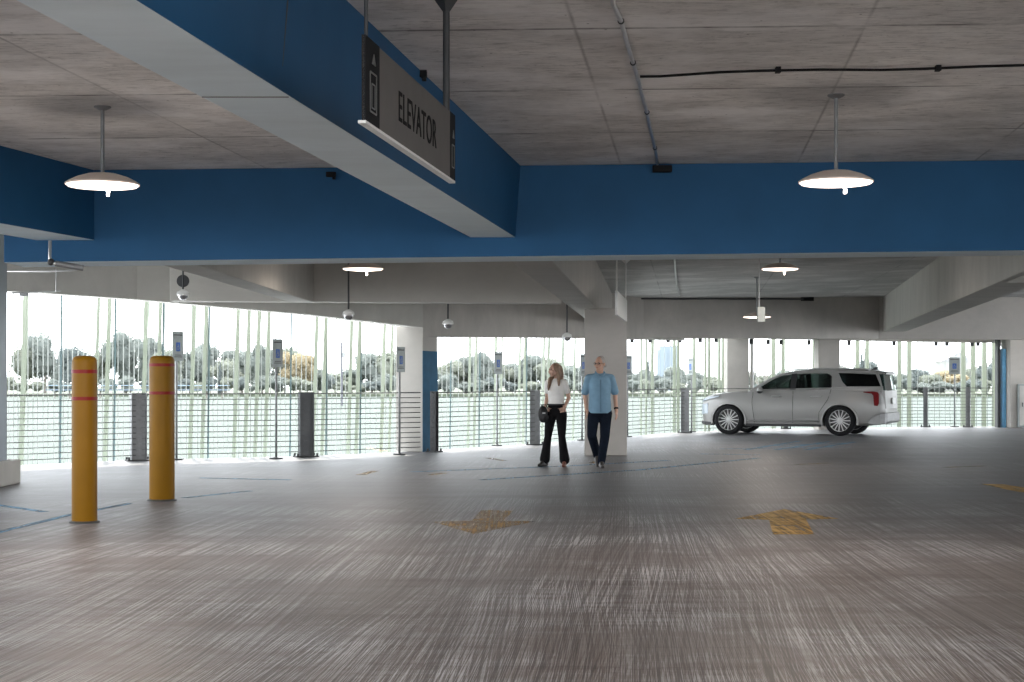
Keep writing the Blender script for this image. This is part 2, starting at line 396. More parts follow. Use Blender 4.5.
# blue painted band on its right-hand face
t = Vector((.24, .5*K)).normalized(); n = Vector((t.y, -t.x))
struct(MB().prism([tuple(Vector((-1.73, 17.5*K))+n*.004), tuple(Vector((-1.49, 18.0*K))+n*.004), tuple(Vector((-1.49, 18.0*K))-n*.01), tuple(Vector((-1.73, 17.5*K))-n*.01)], 0, 1.97).build('painted_band', mat('column band blue', (.020, .105, .200), .7, Specular_IOR_Level=.2)))
struct(MB().prism(ky([(5.98, 25.0), (6.58, 25.0), (6.58, 25.4), (5.98, 25.4)]), 0, 3.3).build('column_behind_hood', M_conc2, bevel=.01))
struct(MB().prism(ky([(8.62, 25.3), (9.22, 25.3), (9.22, 25.7), (8.62, 25.7)]), 0, 3.3).build('column_behind_roof', M_conc2, bevel=.01))
struct(MB().prism(ky([(14.45, 26.1), (16.4, 26.1), (16.4, 26.6), (14.45, 26.6)]), 0, 3.3).build('column_end', M_conc2, bevel=.01))
MBp = MB(); MBp.tube([(6.72, 25.2*K, 0), (6.72, 25.2*K, 2.56)], .055, 14); MBp.lathe([(.09, 0), (.09, .03), (.06, .05)], (6.72, 25.2*K, 0), 14)
tag(MBp.build('downpipe', M_white, smooth=True, flat_angle=40), 'white round downpipe beside the column behind the car bonnet', 'pipe')
struct(MB().prism(ky([(14.22, 26.35), (14.30, 26.35), (14.30, 26.5), (14.22, 26.5)]), 0, 3.3).build('mullion', M_dsteel))
struct(MB().prism(ky([(14.34, 26.3), (14.44, 26.3), (14.44, 26.5), (14.34, 26.5)]), 0, 2.30).build('painted_band', mat('light band blue', (.16, .42, .66), .5)))
# clad column and plinth at the left
struct(MB().prism(ky([(-7.6, 11.5), (-6.70, 11.5), (-6.70, 12.28), (-7.6, 12.28)]), 0, .33).build('plinth', M_conc, bevel=.02))
mb = MB(); mb.prism(ky([(-7.4, 11.62), (-6.79, 11.62), (-6.79, 12.1), (-7.4, 12.1)]), .32, 3.66)
for i in range(12): mb.box((-6.82-i*.05, 11.61*K, 1.98), (.018, .03, 3.3))
struct(mb.build('column_clad', M_clad), 'grey ribbed metal clad column on a concrete plinth')
# ------------------------------------------------------------------ electrical cabinet on the end column
cab = empty('electrical_cabinet', (14.95, 26.1*K-.012, 0), 0, 'flat grey electrical cabinet on the end column', 'cabinet')
MB().box((0, -.06, .65), (.62, .12, 1.25)).build('body', M_signback, cab, bevel=.01)
dr = MB().box((0, -.13, .65), (.54, .02, 1.15)).build('door', M_conc, cab, bevel=.006)
MB().box((-.2, -.155, .68), (.02, .03, .12)).build('handle', M_dsteel, dr)

# ------------------------------------------------------------------ yellow bollards
def bollard(px, base, label):
    p = P(px, base+1.5); e = empty('bollard', p, 0, label, 'bollard', 'yellow bollards with red tape')
    r = .5*25.0/F*p.y; h = CAMZ+(PY-355.5)/F*p.y
    MB().lathe([(r-.004, 0), (r, .01), (r, h-.09), (r-.004, h-.05), (r-.018, h-.02), (r-.05, h-.004), (0, h)], n=40).build('sleeve', M_yel, e, smooth=True, flat_angle=60)
    for z in (h-(375-356)/F*p.y+.0, h-(402-356)/F*p.y) if px < 100 else (h-(368-356)/F*p.y, h-(396-356)/F*p.y):
        z += .03
        MB().lathe([(r+.0005, z-.018), (r+.0025, z-.016), (r+.0025, z+.016), (r+.0005, z+.018)], n=40).build('tape', M_red, e, smooth=True, flat_angle=40)
    MB().lathe([(r+.025, 0), (r+.025, .012), (r+.001, .02)], n=32).build('base_ring', M_dsteel, e, smooth=True, flat_angle=40)
    return e
bollard(84.5, 521, 'yellow round bollard with red tape, the nearer and larger of the two')
bollard(162, 499, 'yellow round bollard with red tape, the farther one beside an accessible parking sign')

# ------------------------------------------------------------------ pendant lamps
def lamp(px, py, Y, zt, label, group='saucer pendant lamps', watts=16, p=None):
    p = p or D(px, py, Y); e = empty('pendant_lamp', (p.x, p.y, p.z), 0, label, 'lamp', group)
    R = .2935
    MB().lathe([(R, 0), (R+.002, .012), (R-.03, .032), (R-.09, .062), (.12, .088), (.05, .098), (0, .10)], n=48).build('shade', M_taupe, e, smooth=True, flat_angle=50)
    MB().lathe([(R-.004, .004), (R-.02, -.012), (.18, -.022), (.05, -.026), (0, -.026)], n=48).build('diffuser', M_glow, e, smooth=True, flat_angle=60)
    MB().tube([(0, 0, .09), (0, 0, zt-p.z-.01)], .016, 12).build('stem', M_steel, e, smooth=True, flat_angle=40)
    MB().lathe([(.03, -.03), (.068, -.010), (.068, 0)], (0, 0, zt-p.z), 20).build('ceiling_canopy', M_steel, e, smooth=True, flat_angle=30)
    MB().lathe([(0, -.10), (.013, -.095), (.013, -.02)], (.06, -.06, 0), 12).build('sensor', M_glow, e, smooth=True)
    l = bpy.data.lights.new('lamp_light', 'AREA'); l.shape = 'DISK'; l.size = .5; l.energy = watts; l.color = (1, .87, .77)
    lo_ = bpy.data.objects.new('lamp_light', l); C.objects.link(lo_); lo_.location = (0, 0, -.04); lo_.parent = e
    l = bpy.data.lights.new('lamp_side_light', 'POINT'); l.shadow_soft_size = .25; l.energy = watts*.28; l.color = (1, .87, .77)   # sideways spill of the glowing saucer
    lo_ = bpy.data.objects.new('lamp_side_light', l); C.objects.link(lo_); lo_.location = (0, 0, -.30); lo_.parent = e
    return e
lamp(102.5, 185, 7.24, cz(-3.3), 'glowing saucer pendant lamp above the two yellow bollards', watts=24)
lamp(836, 182.5, 7.14, cz(2.57), 'glowing saucer pendant lamp below the near slab, above the car side')
lamp(363, 269, 12.9, 3.65, 'glowing saucer pendant lamp seen just below the cross beam, above the railing')
lamp(780, 269, 14.3, 3.62, 'larger glowing saucer pendant lamp of the two in the bay with the car')
lamp(757, 317, 18.9, 3.56, 'smallest glowing saucer pendant lamp, deep in the bay beside a hanging sign box')

lamp(0, 0, 0, cz(-3.3), 'unseen saucer pendant lamp over the camera beside the long blue beam', p=Vector((-3.3, 4.2, 3.0)), watts=24)
lamp(0, 0, 0, cz(2.6), 'unseen saucer pendant lamp over the camera under the black junction box', p=Vector((2.6, 4.2, 3.0)), watts=24)
# ------------------------------------------------------------------ elevator sign
S0, S1 = Vector((-.66, 4.05*K)), Vector((-.336, 5.30*K)); st = (S1-S0).normalized(); sn = Vector((st.y, -st.x)); L = (S1-S0).length
ang = math.atan2(st.y, st.x)
es = empty('hanging_sign', (S0.x, S0.y, 2.585), ang, 'grey hanging sign reading ELEVATOR on two rods beside the long blue beam', 'sign')
H = .385
MB().box((L/2, .008, H/2), (L, .016, H)).build('panel', M_signgrey, es, bevel=.003)
MB().box((.078*K, .008, H/2), (.156*K, .020, H+.004)).build('dark_panel', M_signdark, es, bevel=.002)
MB().box((L-.045*K, .008, H/2), (.09*K, .020, H+.004)).build('dark_panel', M_signdark, es, bevel=.002)
MB().box((L/2, .016, -.006), (L, .036, .014)).build('lit_bottom_edge', M_white, es)  # white strip stands in for light on the panel's lower edge
ft = Matrix.Rotation(math.pi/2, 4, 'X')
text_mesh('lettering', 'ELEVATOR', .215, M_letter, es, Matrix.Translation((.385*K, -.001, .11)) @ ft, sx=.545*K*.93, extr=.002, track=1.08)
ic = MB()   # outlined lift pictogram: frame, arrow
def frame(mb, x0, x1, z0, z1, wd, y=-.004):
    mb.box(((x0+x1)/2, y, z0), (x1-x0, .004, wd)); mb.box(((x0+x1)/2, y, z1), (x1-x0, .004, wd))
    mb.box((x0, y, (z0+z1)/2), (wd, .004, z1-z0)); mb.box((x1, y, (z0+z1)/2), (wd, .004, z1-z0))
frame(ic, .045*K, .115*K, .055, .235, .007); frame(ic, .062*K, .098*K, .075, .185, .005)
ic.poly3([(.06*K, -.004, .275), (.10*K, -.004, .275), (.08*K, -.004, .325)], (0, -1, 0), .004)
ic.build('lift_symbol', M_outline, es)
ic = MB(); frame(ic, L-.065*K, L-.025*K, .07, .2, .006); ic.poly3([(L-.06*K, -.004, .24), (L-.03*K, -.004, .24), (L-.045*K, -.004, .29)], (0, -1, 0), .004)
ic.build('lift_symbol', M_outline, es)
for x, rr in ((.05*K, .009), (L-.10*K, .020)):
    zt = cz(-.5)-2.585
    rd = MB().tube([(x, .018, H), (x, .018, zt)], rr, 10).build('rod', M_dsteel, es, smooth=True, flat_angle=40)
    MB().lathe([(.02, -.10), (.075, -.022), (.085, -.02), (.085, -.001)], (x, .018, zt), 4).build('ceiling_canopy', M_dsteel, es)
# far hanging sign, pale, seen almost edge on
a, b = Vector((1.70, 14.5*K)), Vector((2.085, 16.3*K)); L2 = (b-a).length
e = empty('hanging_sign', (a.x, a.y, 2.455), math.atan2((b-a).y, (b-a).x), 'pale hanging sign seen nearly edge on beside the middle concrete beam', 'sign')
MB().box((L2/2, .02, .195), (L2, .04, .39)).build('panel', M_white, e, bevel=.003)
for x in (.12, L2-.12):
    MB().tube([(x, .02, .39), (x, .02, 1.16)], .014, 8).build('rod', M_white, e, smooth=True)
    MB().lathe([(.02, -.12), (.11, -.03), (.11, 0)], (x, .02, 1.17), 4).build('ceiling_canopy', M_white, e)
# little hanging box
p = D(761, 322, 15.0); e = empty('hanging_sign_box', (p.x, p.y, p.z), 0, 'narrow white sign box hanging on a rod in front of the smallest lamp', 'sign')
MB().box((0, 0, .125), (.13, .09, .25)).build('box', M_signback, e, bevel=.006)
MB().tube([(-.03, 0, .25), (-.03, 0, 3.6-p.z)], .008, 8).build('rod', M_galvcol, e)
MB().lathe([(.05, -.02), (.05, 0)], (-.03, 0, 3.63-p.z), 12).build('ceiling_canopy', M_galvcol, e)

# ------------------------------------------------------------------ conduits on the ceilings
def cpt(px, py): # point on near ceiling
    Y = F*(3.64-CAMZ)/(PY-py); x = (px-PX)/F*Y; return Vector((x, Y, cz(x)-.022))
e = empty('ceiling_conduit', cpt(613, 0), 0, 'bright flexible metal conduit running along the near slab to a black box', 'conduit')
pl = [cpt(612, -30)] + [cpt(x, y) for x, y in ((613, 3), (621, 20), (627, 42), (633, 62), (638, 78), (641, 92), (647, 112), (650, 128), (655, 148), (657, 160), (657.5, 164))]
pl = [q-e.location for q in pl]
MB().tube(pl, .015, 10).build('pipe', M_galvcol, e, smooth=True)
for i in (2, 4, 7, 9): MB().ball(pl[i], .022, 10).build('clamp', M_dsteel, e)
q = cpt(662, 165.5)-e.location; q.y = min(q.y, 9.36*K-e.location.y)
MB().box(q+Vector((0, -.02, -.04)), (.20, .08, .07)).build('junction_box', M_black, e, bevel=.008)
e = empty('ceiling_cable', cpt(640, 76), 0, 'black cable clipped across the near slab', 'cable')
pl = [cpt(x, y)-e.location for x, y in ((640, 76), (660, 76), (678, 75), (720, 72.5), (760, 71.5), (820, 71), (880, 72), (920, 71.5), (980, 69.5), (1040, 68.5), (1200, 66))]
MB().tube(pl, .010, 8).build('cable', M_black, e, smooth=True)
for px in (778, 938): MB().box(cpt(px, 71)-e.location, (.035, .06, .04)).build('clip', M_black, e)
def cp2(px, py, z=3.5):
    Y = F*(z-CAMZ)/(PY-py); return Vector(((px-PX)/F*Y, Y, z))
e = empty('ceiling_conduit', (2.4, 14*K, 3.6), 0, 'thin grey conduit on the far slab beside the pale hanging sign', 'conduit')
pl = [Vector(((px-PX)/900*Y, Y*K, 3.63-.20*(max(0, Y-9.8)/12.3)**1.5)) for px, Y in ((672, 10), (673, 14), (675, 17), (677, 20), (679.5, 21.6))]
pl[-1].z = 3.42
MB().tube([q-e.location for q in pl], .018, 8).build('pipe', M_galvcol, e, smooth=True)
MB().ball(pl[1]-e.location, .05, 8).build('clamp', M_steel, e)
e = empty('ceiling_conduit', (5, 22.5*K, 3.5), 0, 'dark conduit run along the top of the far concrete beam', 'conduit')
fb = lambda X: 22.1+(X-2.55)*.355
pl = [Vector((X, fb(X)*K-.08, 3.40+(X-2.9)*.030+.006*math.sin(X*4))) for X in [2.9+i*.45 for i in range(12)]]
MB().tube([q-e.location for q in pl], .022, 8).build('pipe', M_dsteel, e, smooth=True)
MB().box(pl[-1]-e.location, (.35, .1, .1), .34).build('junction_box', M_black, e)
# small bracket by the long beam and nail plates
for px, py, lb in ((331, 174.5, 'small black bracket at the meeting of soffit and cross beam'), (420, 71, 'small black bracket on top of the long blue beam')):
    q = D(px, py, 9.34) if px < 400 else cpt(px, py)
    tag(MB().box(q, (.10, .07, .05)).box(q+Vector((.03, 0, -.03)), (.03, .05, .04)).build('bracket', M_black, bevel=.004), lb, 'bracket')
# pipe below the short blue beam
p = D(50, 240.5, 9.25); e = empty('bent_pipe', p, 0, 'grey bent pipe hanging under the short blue beam', 'pipe')
MB().tube([(0, 0, 0), (0, 0, -.20), (.03, .0, -.235), (.30, .12, -.27)], .018, 10).build('drop_pipe', M_galvcol, e, smooth=True)
MB().ball((.01, 0, -.22), .038, 10).build('elbow', M_dsteel, e, smooth=True)
MB().tube([(.05, .01, -.235), (.31, .12, -.275)], .030, 12).build('tube', M_steel, e, smooth=True, flat_angle=40)
pl = [D(9, 271, 13.5), D(48, 271, 13.5), D(66, 271.5, 13.5)]
pl = [D(-20, 271, 14.0), D(48, 271.3, 14.0), D(77, 270, 14.0)]
tag(MB().tube(pl, .012, 8).build('tension_wire', M_galvcol, smooth=True), 'thin horizontal wire strung below the cross beam near the clad column', 'wire')
# sprinkler line
e = empty('sprinkler_pipe', D(20, 292, 14.0), 0, 'thin sprinkler pipe with drop nozzle under the spandrel by the clad column', 'pipe')
MB().tube([D(12, 293, 14.0)-e.location, D(60, 291, 14.6)-e.location], .014, 8).build('branch', M_galvcol, e, smooth=True)
MB().tube([D(56, 268, 14.5)-e.location, D(56, 292, 14.5)-e.location], .012, 8).build('drop', M_galvcol, e, smooth=True)
MB().box(D(24, 294.5, 14.0)-e.location, (.12, .08, .05)).build('nozzle', M_steel, e)
# wires in front of TB2
def dome(px, py, Y, zt, label):
    p = D(px, py, Y); e = empty('dome_camera', p, 0, label, 'security camera', 'dome cameras')
    MB().ball((0, 0, 0), (.085, .085, .085), 20).build('dome', MDOME, e, smooth=True)
    MB().lathe([(.09, -.005), (.10, .01), (.09, .05), (.04, .08), (.02, .09)], n=24).build('housing', M_white, e, smooth=True, flat_angle=40)
    MB().tube([(0, 0, .07), (0, 0, zt-p.z)], .015, 10).build('stem', M_dsteel, e, smooth=True)
    return e
MDOME = mat('mirror dome', (.55, .55, .56), .12, .9, bump=0)
dome(183, 295, 14.3, 3.64, 'shiny dome camera under its round modelled shadow above the farther bollard')
MB2 = MB().lathe([(.0, -.01), (.10, -.01), (.10, .01), (0, .01)], D(183, 281, 14.35), 24, axis='Y')  # flat dark disc in place of the dome camera's shadow
tag(MB2.build('shadow_disc', M_dsteel, smooth=True, flat_angle=40), 'round dark disc modelled as the shadow of the dome camera above the farther bollard', 'modelled shadow')
dome(348.5, 315, 14.6, 3.64, 'shiny dome camera on a long dark stem below the saucer lamp')
dome(448, 324, 15.9, 3.64, 'shiny dome camera beside the blue banded column')
dome(567, 337, 18.0, 3.64, 'small shiny dome camera above the walking woman')

# ------------------------------------------------------------------ railings
def post(parent, xy, tang, w=.27, h=1.18, d=.13, m=None):
    a = math.atan2(tang.y, tang.x)
    mb = MB(); R = Matrix.Rotation(a, 4, 'Z')
    c = Vector((xy.x, xy.y, 0))
    def bx(x, y, z, dx, dy, dz): mb.box(c+R @ Vector((x, y, z)), (dx, dy, dz), a)
    bx(0, 0, h/2, w-.02, .014, h); bx(-w/2+.008, 0, h/2, .016, d, h); bx(w/2-.008, 0, h/2, .016, d, h)
    for i in range(12): bx(-.0, -.016, .10+.096*i, .10, .016, .012)
    o = mb.build('post', m or M_steel, parent)
    mb = MB(); mb.box(c+Vector((0, 0, .012)), (w+.16, d+.10, .024), a)
    for sx in (-1, 1):
        for sy in (-1, 1): mb.lathe([(.02, 0), (.02, .05), (0, .055)], c+R @ Vector((sx*(w/2+.05), sy*(d/2+.02), .02)), 8)
    mb.build('base_plate', M_dsteel, o)
def railing(pts, posts, label, zoff=0.0):
    e = empty('cable_railing', (pts[0].x, pts[0].y, 0), 0, label, 'railing', 'cable railings along the open edge')
    org = Vector((pts[0].x, pts[0].y, 0))
    for i in range(12):
        z = .10+.096*i
        MB().tube([Vector((p.x, p.y, z))-org for p in pts], .012 if i == 11 else .0085, 6).build('cable', M_cable, e, smooth=True)
    for (px, w, mt) in posts:
        p, t = on_line(px, pts)
        if px > 500: t = Vector((p.y, -p.x)).normalized()
        post(e, Vector((p.x-org.x, p.y-org.y)), t, w, m=mt)
    return e
railing(RAIL[0:4]+[Vector((-1.78, 17.46*K))], [(-30, .27, None), (138.5, .27, None), (306, .27, mat('dull grey steel', (.13, .135, .14), .6, .2))], 'steel cable railing from the clad column past the bollards to the blue banded column')
rb = [Vector((-1.56, 17.42*K)), RAIL[5], RAIL[6], Vector((4.3, 23.45*K))]
railing(rb, [(434.3, .105, M_dsteel), (535, .22, M_steel)], 'steel cable railing behind the walking woman and the broad column')
rc = [Vector((4.36, 23.51*K)), RAIL[7]+Vector((.05, .05)), RAIL[8], RAIL[9], Vector((14.15, 26.45*K))]
railing(rc, [(685, .22, M_steel), (786, .14, M_steel), (925.5, .13, M_steel), (968, .13, M_steel)], 'steel cable railing behind the parked car')

# ------------------------------------------------------------------ accessible parking signs
def parking_sign(px, top, bot, base, wpx, label, round_=False):
    p = P(px, base); Y = p.y; e = empty('parking_sign', p, 0, label, 'sign', 'accessible parking signs')
    zt, zb_ = CAMZ+(PY-top)/F*Y, CAMZ+(PY-bot)/F*Y; W = .31; h = zt-zb_
    a = math.acos(min(1, (wpx/F*Y)/W)); 
    R = Euler((0, 0, math.atan2(-p.x, p.y)+(a if px < 640 else -a)))
    MB().lathe([(.09, 0), (.09, .02), (.03, .035)], n=16).box((0, 0, .015), (.22, .16, .02)).build('base_plate', M_dsteel, e)
    MB().tube([(0, 0, .02), (0, 0, zt-.02)], .02, 10).build('post', M_steel, e, smooth=True)
    pn = MB().box((0, -.03, (zt+zb_)/2), (W, .008, h)).build('panel', M_signback, e, bevel=.003); pn.rotation_euler = R
    fr = MB(); cz_ = (zt+zb_)/2; 
    fr.box((0, -.0355, cz_-h*.02), (.115, .003, .155)); s_ = fr.build('blue_square', M_bsign, pn)
    wm = MB()   # wheelchair symbol
    y = -.038; zc = cz_+h*.02
    wm.lathe([(0, -.002), (.013, -.002), (.013, .002), (0, .002)], (-.012, y, zc+.066), 12, axis='Y')
    wm.box((-.008, y, zc+.025), (.014, .003, .06)); wm.box((.014, y, zc+.0), (.05, .003, .013)); wm.box((.018, y, zc+.028), (.034, .003, .010)); wm.box((.040, y, zc-.028), (.012, .003, .055), rot=Euler((0, -.3, 0)))
    for k in range(14):
        a0 = math.radians(100+k*18); a1 = math.radians(100+(k+1)*18)
        pa = Vector((-.012+.044*math.cos(a0), 0, zc-.025+.044*math.sin(a0))); pb = Vector((-.012+.044*math.cos(a1), 0, zc-.025+.044*math.sin(a1)))
        m_ = (pa+pb)/2; wm.box((m_.x, y, m_.z), ((pb-pa).length+.003, .003, .009), rot=Euler((0, -math.atan2(pb.z-pa.z, pb.x-pa.x), 0)))
    for v_ in wm.bm.verts: v_.co.x *= .62; v_.co.z = zc-h*.04+(v_.co.z-zc)*.70
    wm.build('wheelchair_symbol', M_signback, pn)
    tb = MB(); tb.box((0, -.0355, zb_+h*.14), (.22, .003, .012)); tb.box((0, -.0355, zb_+h*.20), (.18, .003, .012)); tb.box((0, -.0355, zt-h*.12), (.24, .003, .02))
    tb.build('printed_lines', M_dsteel, pn)
    return e
parking_sign(176.5, 331.5, 361, 460, 10.5, 'accessible parking sign on a post beside the farther yellow bollard')
parking_sign(276.2, 339, 367, 459, 10, 'accessible parking sign on a post between two railing posts, left of the lamp')
parking_sign(399.5, 347, 372, 455, 8, 'accessible parking sign in front of the blue banded column')
parking_sign(497, 352, 374, 446, 8, 'accessible parking sign on a post behind the woman, clear of any column')
parking_sign(582, 354, 376, 440.5, 6, 'accessible parking sign half hidden behind the walking man')
parking_sign(627.5, 355.5, 375, 437, 7, 'accessible parking sign peeping out behind the broad column')
parking_sign(691.5, 358, 375, 432, 5, 'accessible parking sign on a post just before the car nose')
parking_sign(954.5, 357.5, 374, 427, 11, 'accessible parking sign facing straight on, behind the rear of the car')

# ------------------------------------------------------------------ floor paint
def paintpoly(name, polys, m, label, cat='floor marking', group=None):
    mb = MB()
    for pl in polys: mb.prism([tuple(P(x, y))[:2] for x, y in pl], .0015, .003)
    return tag(mb.build(name, m), label, cat, group)
def strokepoly(name, segs, wd, m, label, group=None):
    for s_ in segs:                                       # every painted stroke is an object of its own
        mb = MB(); q = [P(x, y).xy for x, y in s_]; L_, R_ = [], []
        for i, p_ in enumerate(q):
            t = (q[min(i+1, len(q)-1)]-q[max(i-1, 0)]).normalized(); n = Vector((-t.y, t.x))*wd/2; L_.append(p_-n); R_.append(p_+n)
        mb.prism([tuple(v) for v in L_]+[tuple(v) for v in R_[::-1]], .0015, .003)
        tag(mb.build(name, m), label, 'floor marking', (group or name+'s: '+label[:40]) if len(segs) > 1 else None)
paintpoly('painted_arrow', [[(784, 509.3), (838, 518.8), (806, 519.5), (814, 534.5), (773, 534.5), (769, 520), (735, 519)]], M_pyel, 'yellow arrow painted on the floor pointing towards the car')
paintpoly('painted_arrow', [[(481, 510.5), (514, 510.5), (503, 521), (535, 521.5), (474, 534), (432, 521.8), (472, 521)]], M_pyel2, 'very worn yellow floor arrow pointing towards the camera')
paintpoly('painted_arrow', [[(980, 484), (1004, 484.5), (1045, 491), (1045, 496), (1016, 491.5)]], M_pyel, 'yellow arrow tip on the floor cut off by the picture edge')
strokepoly('painted_line', [[(795, 464.5), (830, 463.3)]], .12, M_pyel2, 'short faded yellow dash on the floor in front of the car')
strokepoly('painted_line', [[(944, 467.5), (985, 466)]], .12, M_pyel2, 'short faded yellow dash on the floor behind the car')
strokepoly('painted_line', [[(-40, 500), (0, 505.5), (45, 512)]], .10, M_pblue, 'short blue floor line running behind the nearer bollard from the clad column')
strokepoly('painted_line', [[(-40, 540), (0, 532), (70, 515), (130, 503.5)]], .10, M_pblue, 'long blue floor line passing the foot of the nearer bollard')
strokepoly('painted_line', [[(184, 498.0), (250, 491)]], .10, M_pblue, 'blue floor line running on from the foot of the farther bollard')
strokepoly('painted_line', [[(200, 478), (290, 480)], [(411, 472), (569, 466), (668, 460.5)], [(480, 480), (640, 470), (760, 458)]], .12, M_pblue, 'long blue bay line on the floor around the walking couple')
strokepoly('painted_line', [[(700, 454), (760, 455)], [(763, 446), (852, 443)], [(720, 449), (850, 447)], [(745, 450), (800, 441)], [(775, 450), (830, 441.5)], [(805, 450), (855, 442)]], .12, M_pblue, 'blue stroke of the hatched bay on the floor in front of the car')
strokepoly('painted_line', [[(368, 448), (385, 451)], [(430, 475), (445, 473)], [(488, 458), (505, 461)], [(360, 475), (375, 471)], [(592, 463), (604, 460)]], .14, M_pyel2, 'small yellow paint fleck on the floor beyond the worn arrow')

# ------------------------------------------------------------------ parked car
M_body = mat('pearl white car paint', (.30, .295, .285), .30, .15, var=.01, bump=0)
M_trim = mat('black car trim', (.02, .02, .022), .5, bump=0)
M_chrome = mat('satin chrome', (.55, .55, .55), .3, .85, bump=0)
M_lamp = mat('clear headlamp', (.34, .38, .42), .1, .3, bump=0)
M_tail = mat('red tail lamp', (.14, .003, .005), .5, bump=0, Specular_IOR_Level=.15)
M_int = mat('dark cabin trim', (.05, .05, .052), .8, bump=0)
def glass_mat(name, col, transp):
    m = N(name); t = m.t; out = [n for n in t.nodes if n.type == 'OUTPUT_MATERIAL'][0]
    gl = m.n('ShaderNodeBsdfGlossy', {'Color': (.9, .95, .95, 1), 'Roughness': .04}); tp = m.n('ShaderNodeBsdfTransparent', {'Color': (*col, 1)})
    fr = m.n('ShaderNodeFresnel', {'IOR': 1.45}); a = m.n('ShaderNodeMixShader', {0: fr.outputs[0]})
    t.links.new(tp.outputs[0], a.inputs[1]); t.links.new(gl.outputs[0], a.inputs[2]); t.links.new(a.outputs[0], out.inputs[0]); return m.m
M_gl = glass_mat('tinted car glass', (.46, .52, .51), .5); M_gld = glass_mat('dark privacy glass', (.12, .15, .15), .2)
fw = P(731, 434.3); rw = P(840.5, 435.9)            # ground points of the near wheels
dirx = (fw-rw).xy.normalized()                     # nose direction
S = ((fw-rw).xy.length/2.90+1.0)/2
car_rot = math.atan2(dirx.y, dirx.x)
# local: x forward from rear axle, y to the car's left (towards the camera for this heading?), z up
nl = Vector((-dirx.y, dirx.x)); side = 1 if nl.y < 0 else -1   # side facing the camera
trk = .80
org = rw.xy-nl*side*trk*S*1.06
car = empty('car', (org.x, org.y, 0), car_rot, 'white three row sport utility vehicle parked broadside by the railing', 'car')
car.scale = (S, S, S*.965)
# x positions: rear bumper -1.13, rear axle 0, front axle 2.90, nose 3.85
def hwid(x):
    f = max(0, (x-2.7)/1.0); r = max(0, (-x-.35)/.78)
    return .975-.16*f**2.2-.11*r**2.0
def sect(x, zb, zt, hw, tw, n=8, crown=.02):
    # closed ring from bottom centre around the left side to the top and back
    L_ = [(0, zb), (hw*.55, zb), (hw*.90, zb+.01), (hw*.965, zb+.06), (hw*.985, zb+.22), (hw, lerp(zb, zt, .42)), (hw*.995, lerp(zb, zt, .62)), (hw*.975, lerp(zb, zt, .80)), (lerp(hw*.95, tw, .35), lerp(zb, zt, .93)), (tw, zt-.012), (tw*.72, zt+crown*.5), (tw*.35, zt+crown*.9), (0, zt+crown)]
    return [(x, y, z) for y, z in L_]+[(x, -y, z) for y, z in L_[-2:0:-1]]
ST = [(-1.13, .48, .72, .62, .58), (-1.12, .40, .86, .76, .70), (-1.06, .34, 1.06, .83, .78), (-.98, .30, 1.20, .865, .82), (-.80, .28, 1.24, .90, .86), (-.5, .27, 1.235, .955, .90), (0, .25, 1.225, .975, .91), (.6, .24, 1.21, .975, .915), (1.2, .24, 1.195, .975, .915), (1.8, .24, 1.18, .975, .91), (2.2, .24, 1.165, .975, .905), (2.42, .24, 1.16, .975, .90), (2.75, .25, 1.145, .972, .885), (3.05, .25, 1.12, .955, .86), (3.28, .26, 1.09, .925, .82), (3.44, .27, 1.06, .885, .77), (3.56, .29, 1.02, .84, .72), (3.64, .33, .96, .79, .66), (3.68, .40, .84, .70, .58)]
b = MB(); b.loft([sect(*s_) for s_ in ST])
body = b.build('body', M_body, car, smooth=True, flat_angle=55)
cut = MB()
for x in (0, 2.90):
    cut.lathe([(.445, -1.3), (.445, 1.3)], (x, 0, .385), 40, axis='Y')
cuto = cut.build('cutter', M_body); cuto.parent = car
bo = body.modifiers.new('b', 'BOOLEAN'); bo.operation = 'DIFFERENCE'; bo.object = cuto; bo.solver = 'EXACT'
bpy.context.view_layer.update(); bake(body); bpy.data.objects.remove(cuto)
for p_ in body.data.polygons: p_.use_smooth = True
body.data.set_sharp_from_angle(angle=math.radians(35))
# inner liner so that the wheel housings are dark
MB().box((1.45, 0, .52), (1.9, 1.5, .42)).box((1.45, 0, .42), (4.4, 1.1, .3)).build('underbody', M_trim, car, bevel=.03)
for x in (0, 2.90):
    for sy in (-1, 1):
        MB().lathe([(.44, .0), (.44, .42), (.0, .42)], (x, sy*.45, .385), 32, axis='Y').build('wheel_housing', M_trim, car) if False else None
        # dark arch cladding ring
        mb = MB(); rings = []
        for k in range(25):
            a = math.radians(-12+k*204/24); c_, s_ = math.cos(a), math.sin(a); yb = sy*(hwid(x+.45*c_))
            rings.append([(x+.435*c_, yb-.03*sy, .385+.435*s_), (x+.435*c_, yb+.012*sy, .385+.435*s_), (x+.485*c_, yb+.008*sy, .385+.485*s_), (x+.485*c_, yb-.03*sy, .385+.485*s_)])
        mb.loft(rings).build('arch_trim', M_trim if False else M_body, car, smooth=False)
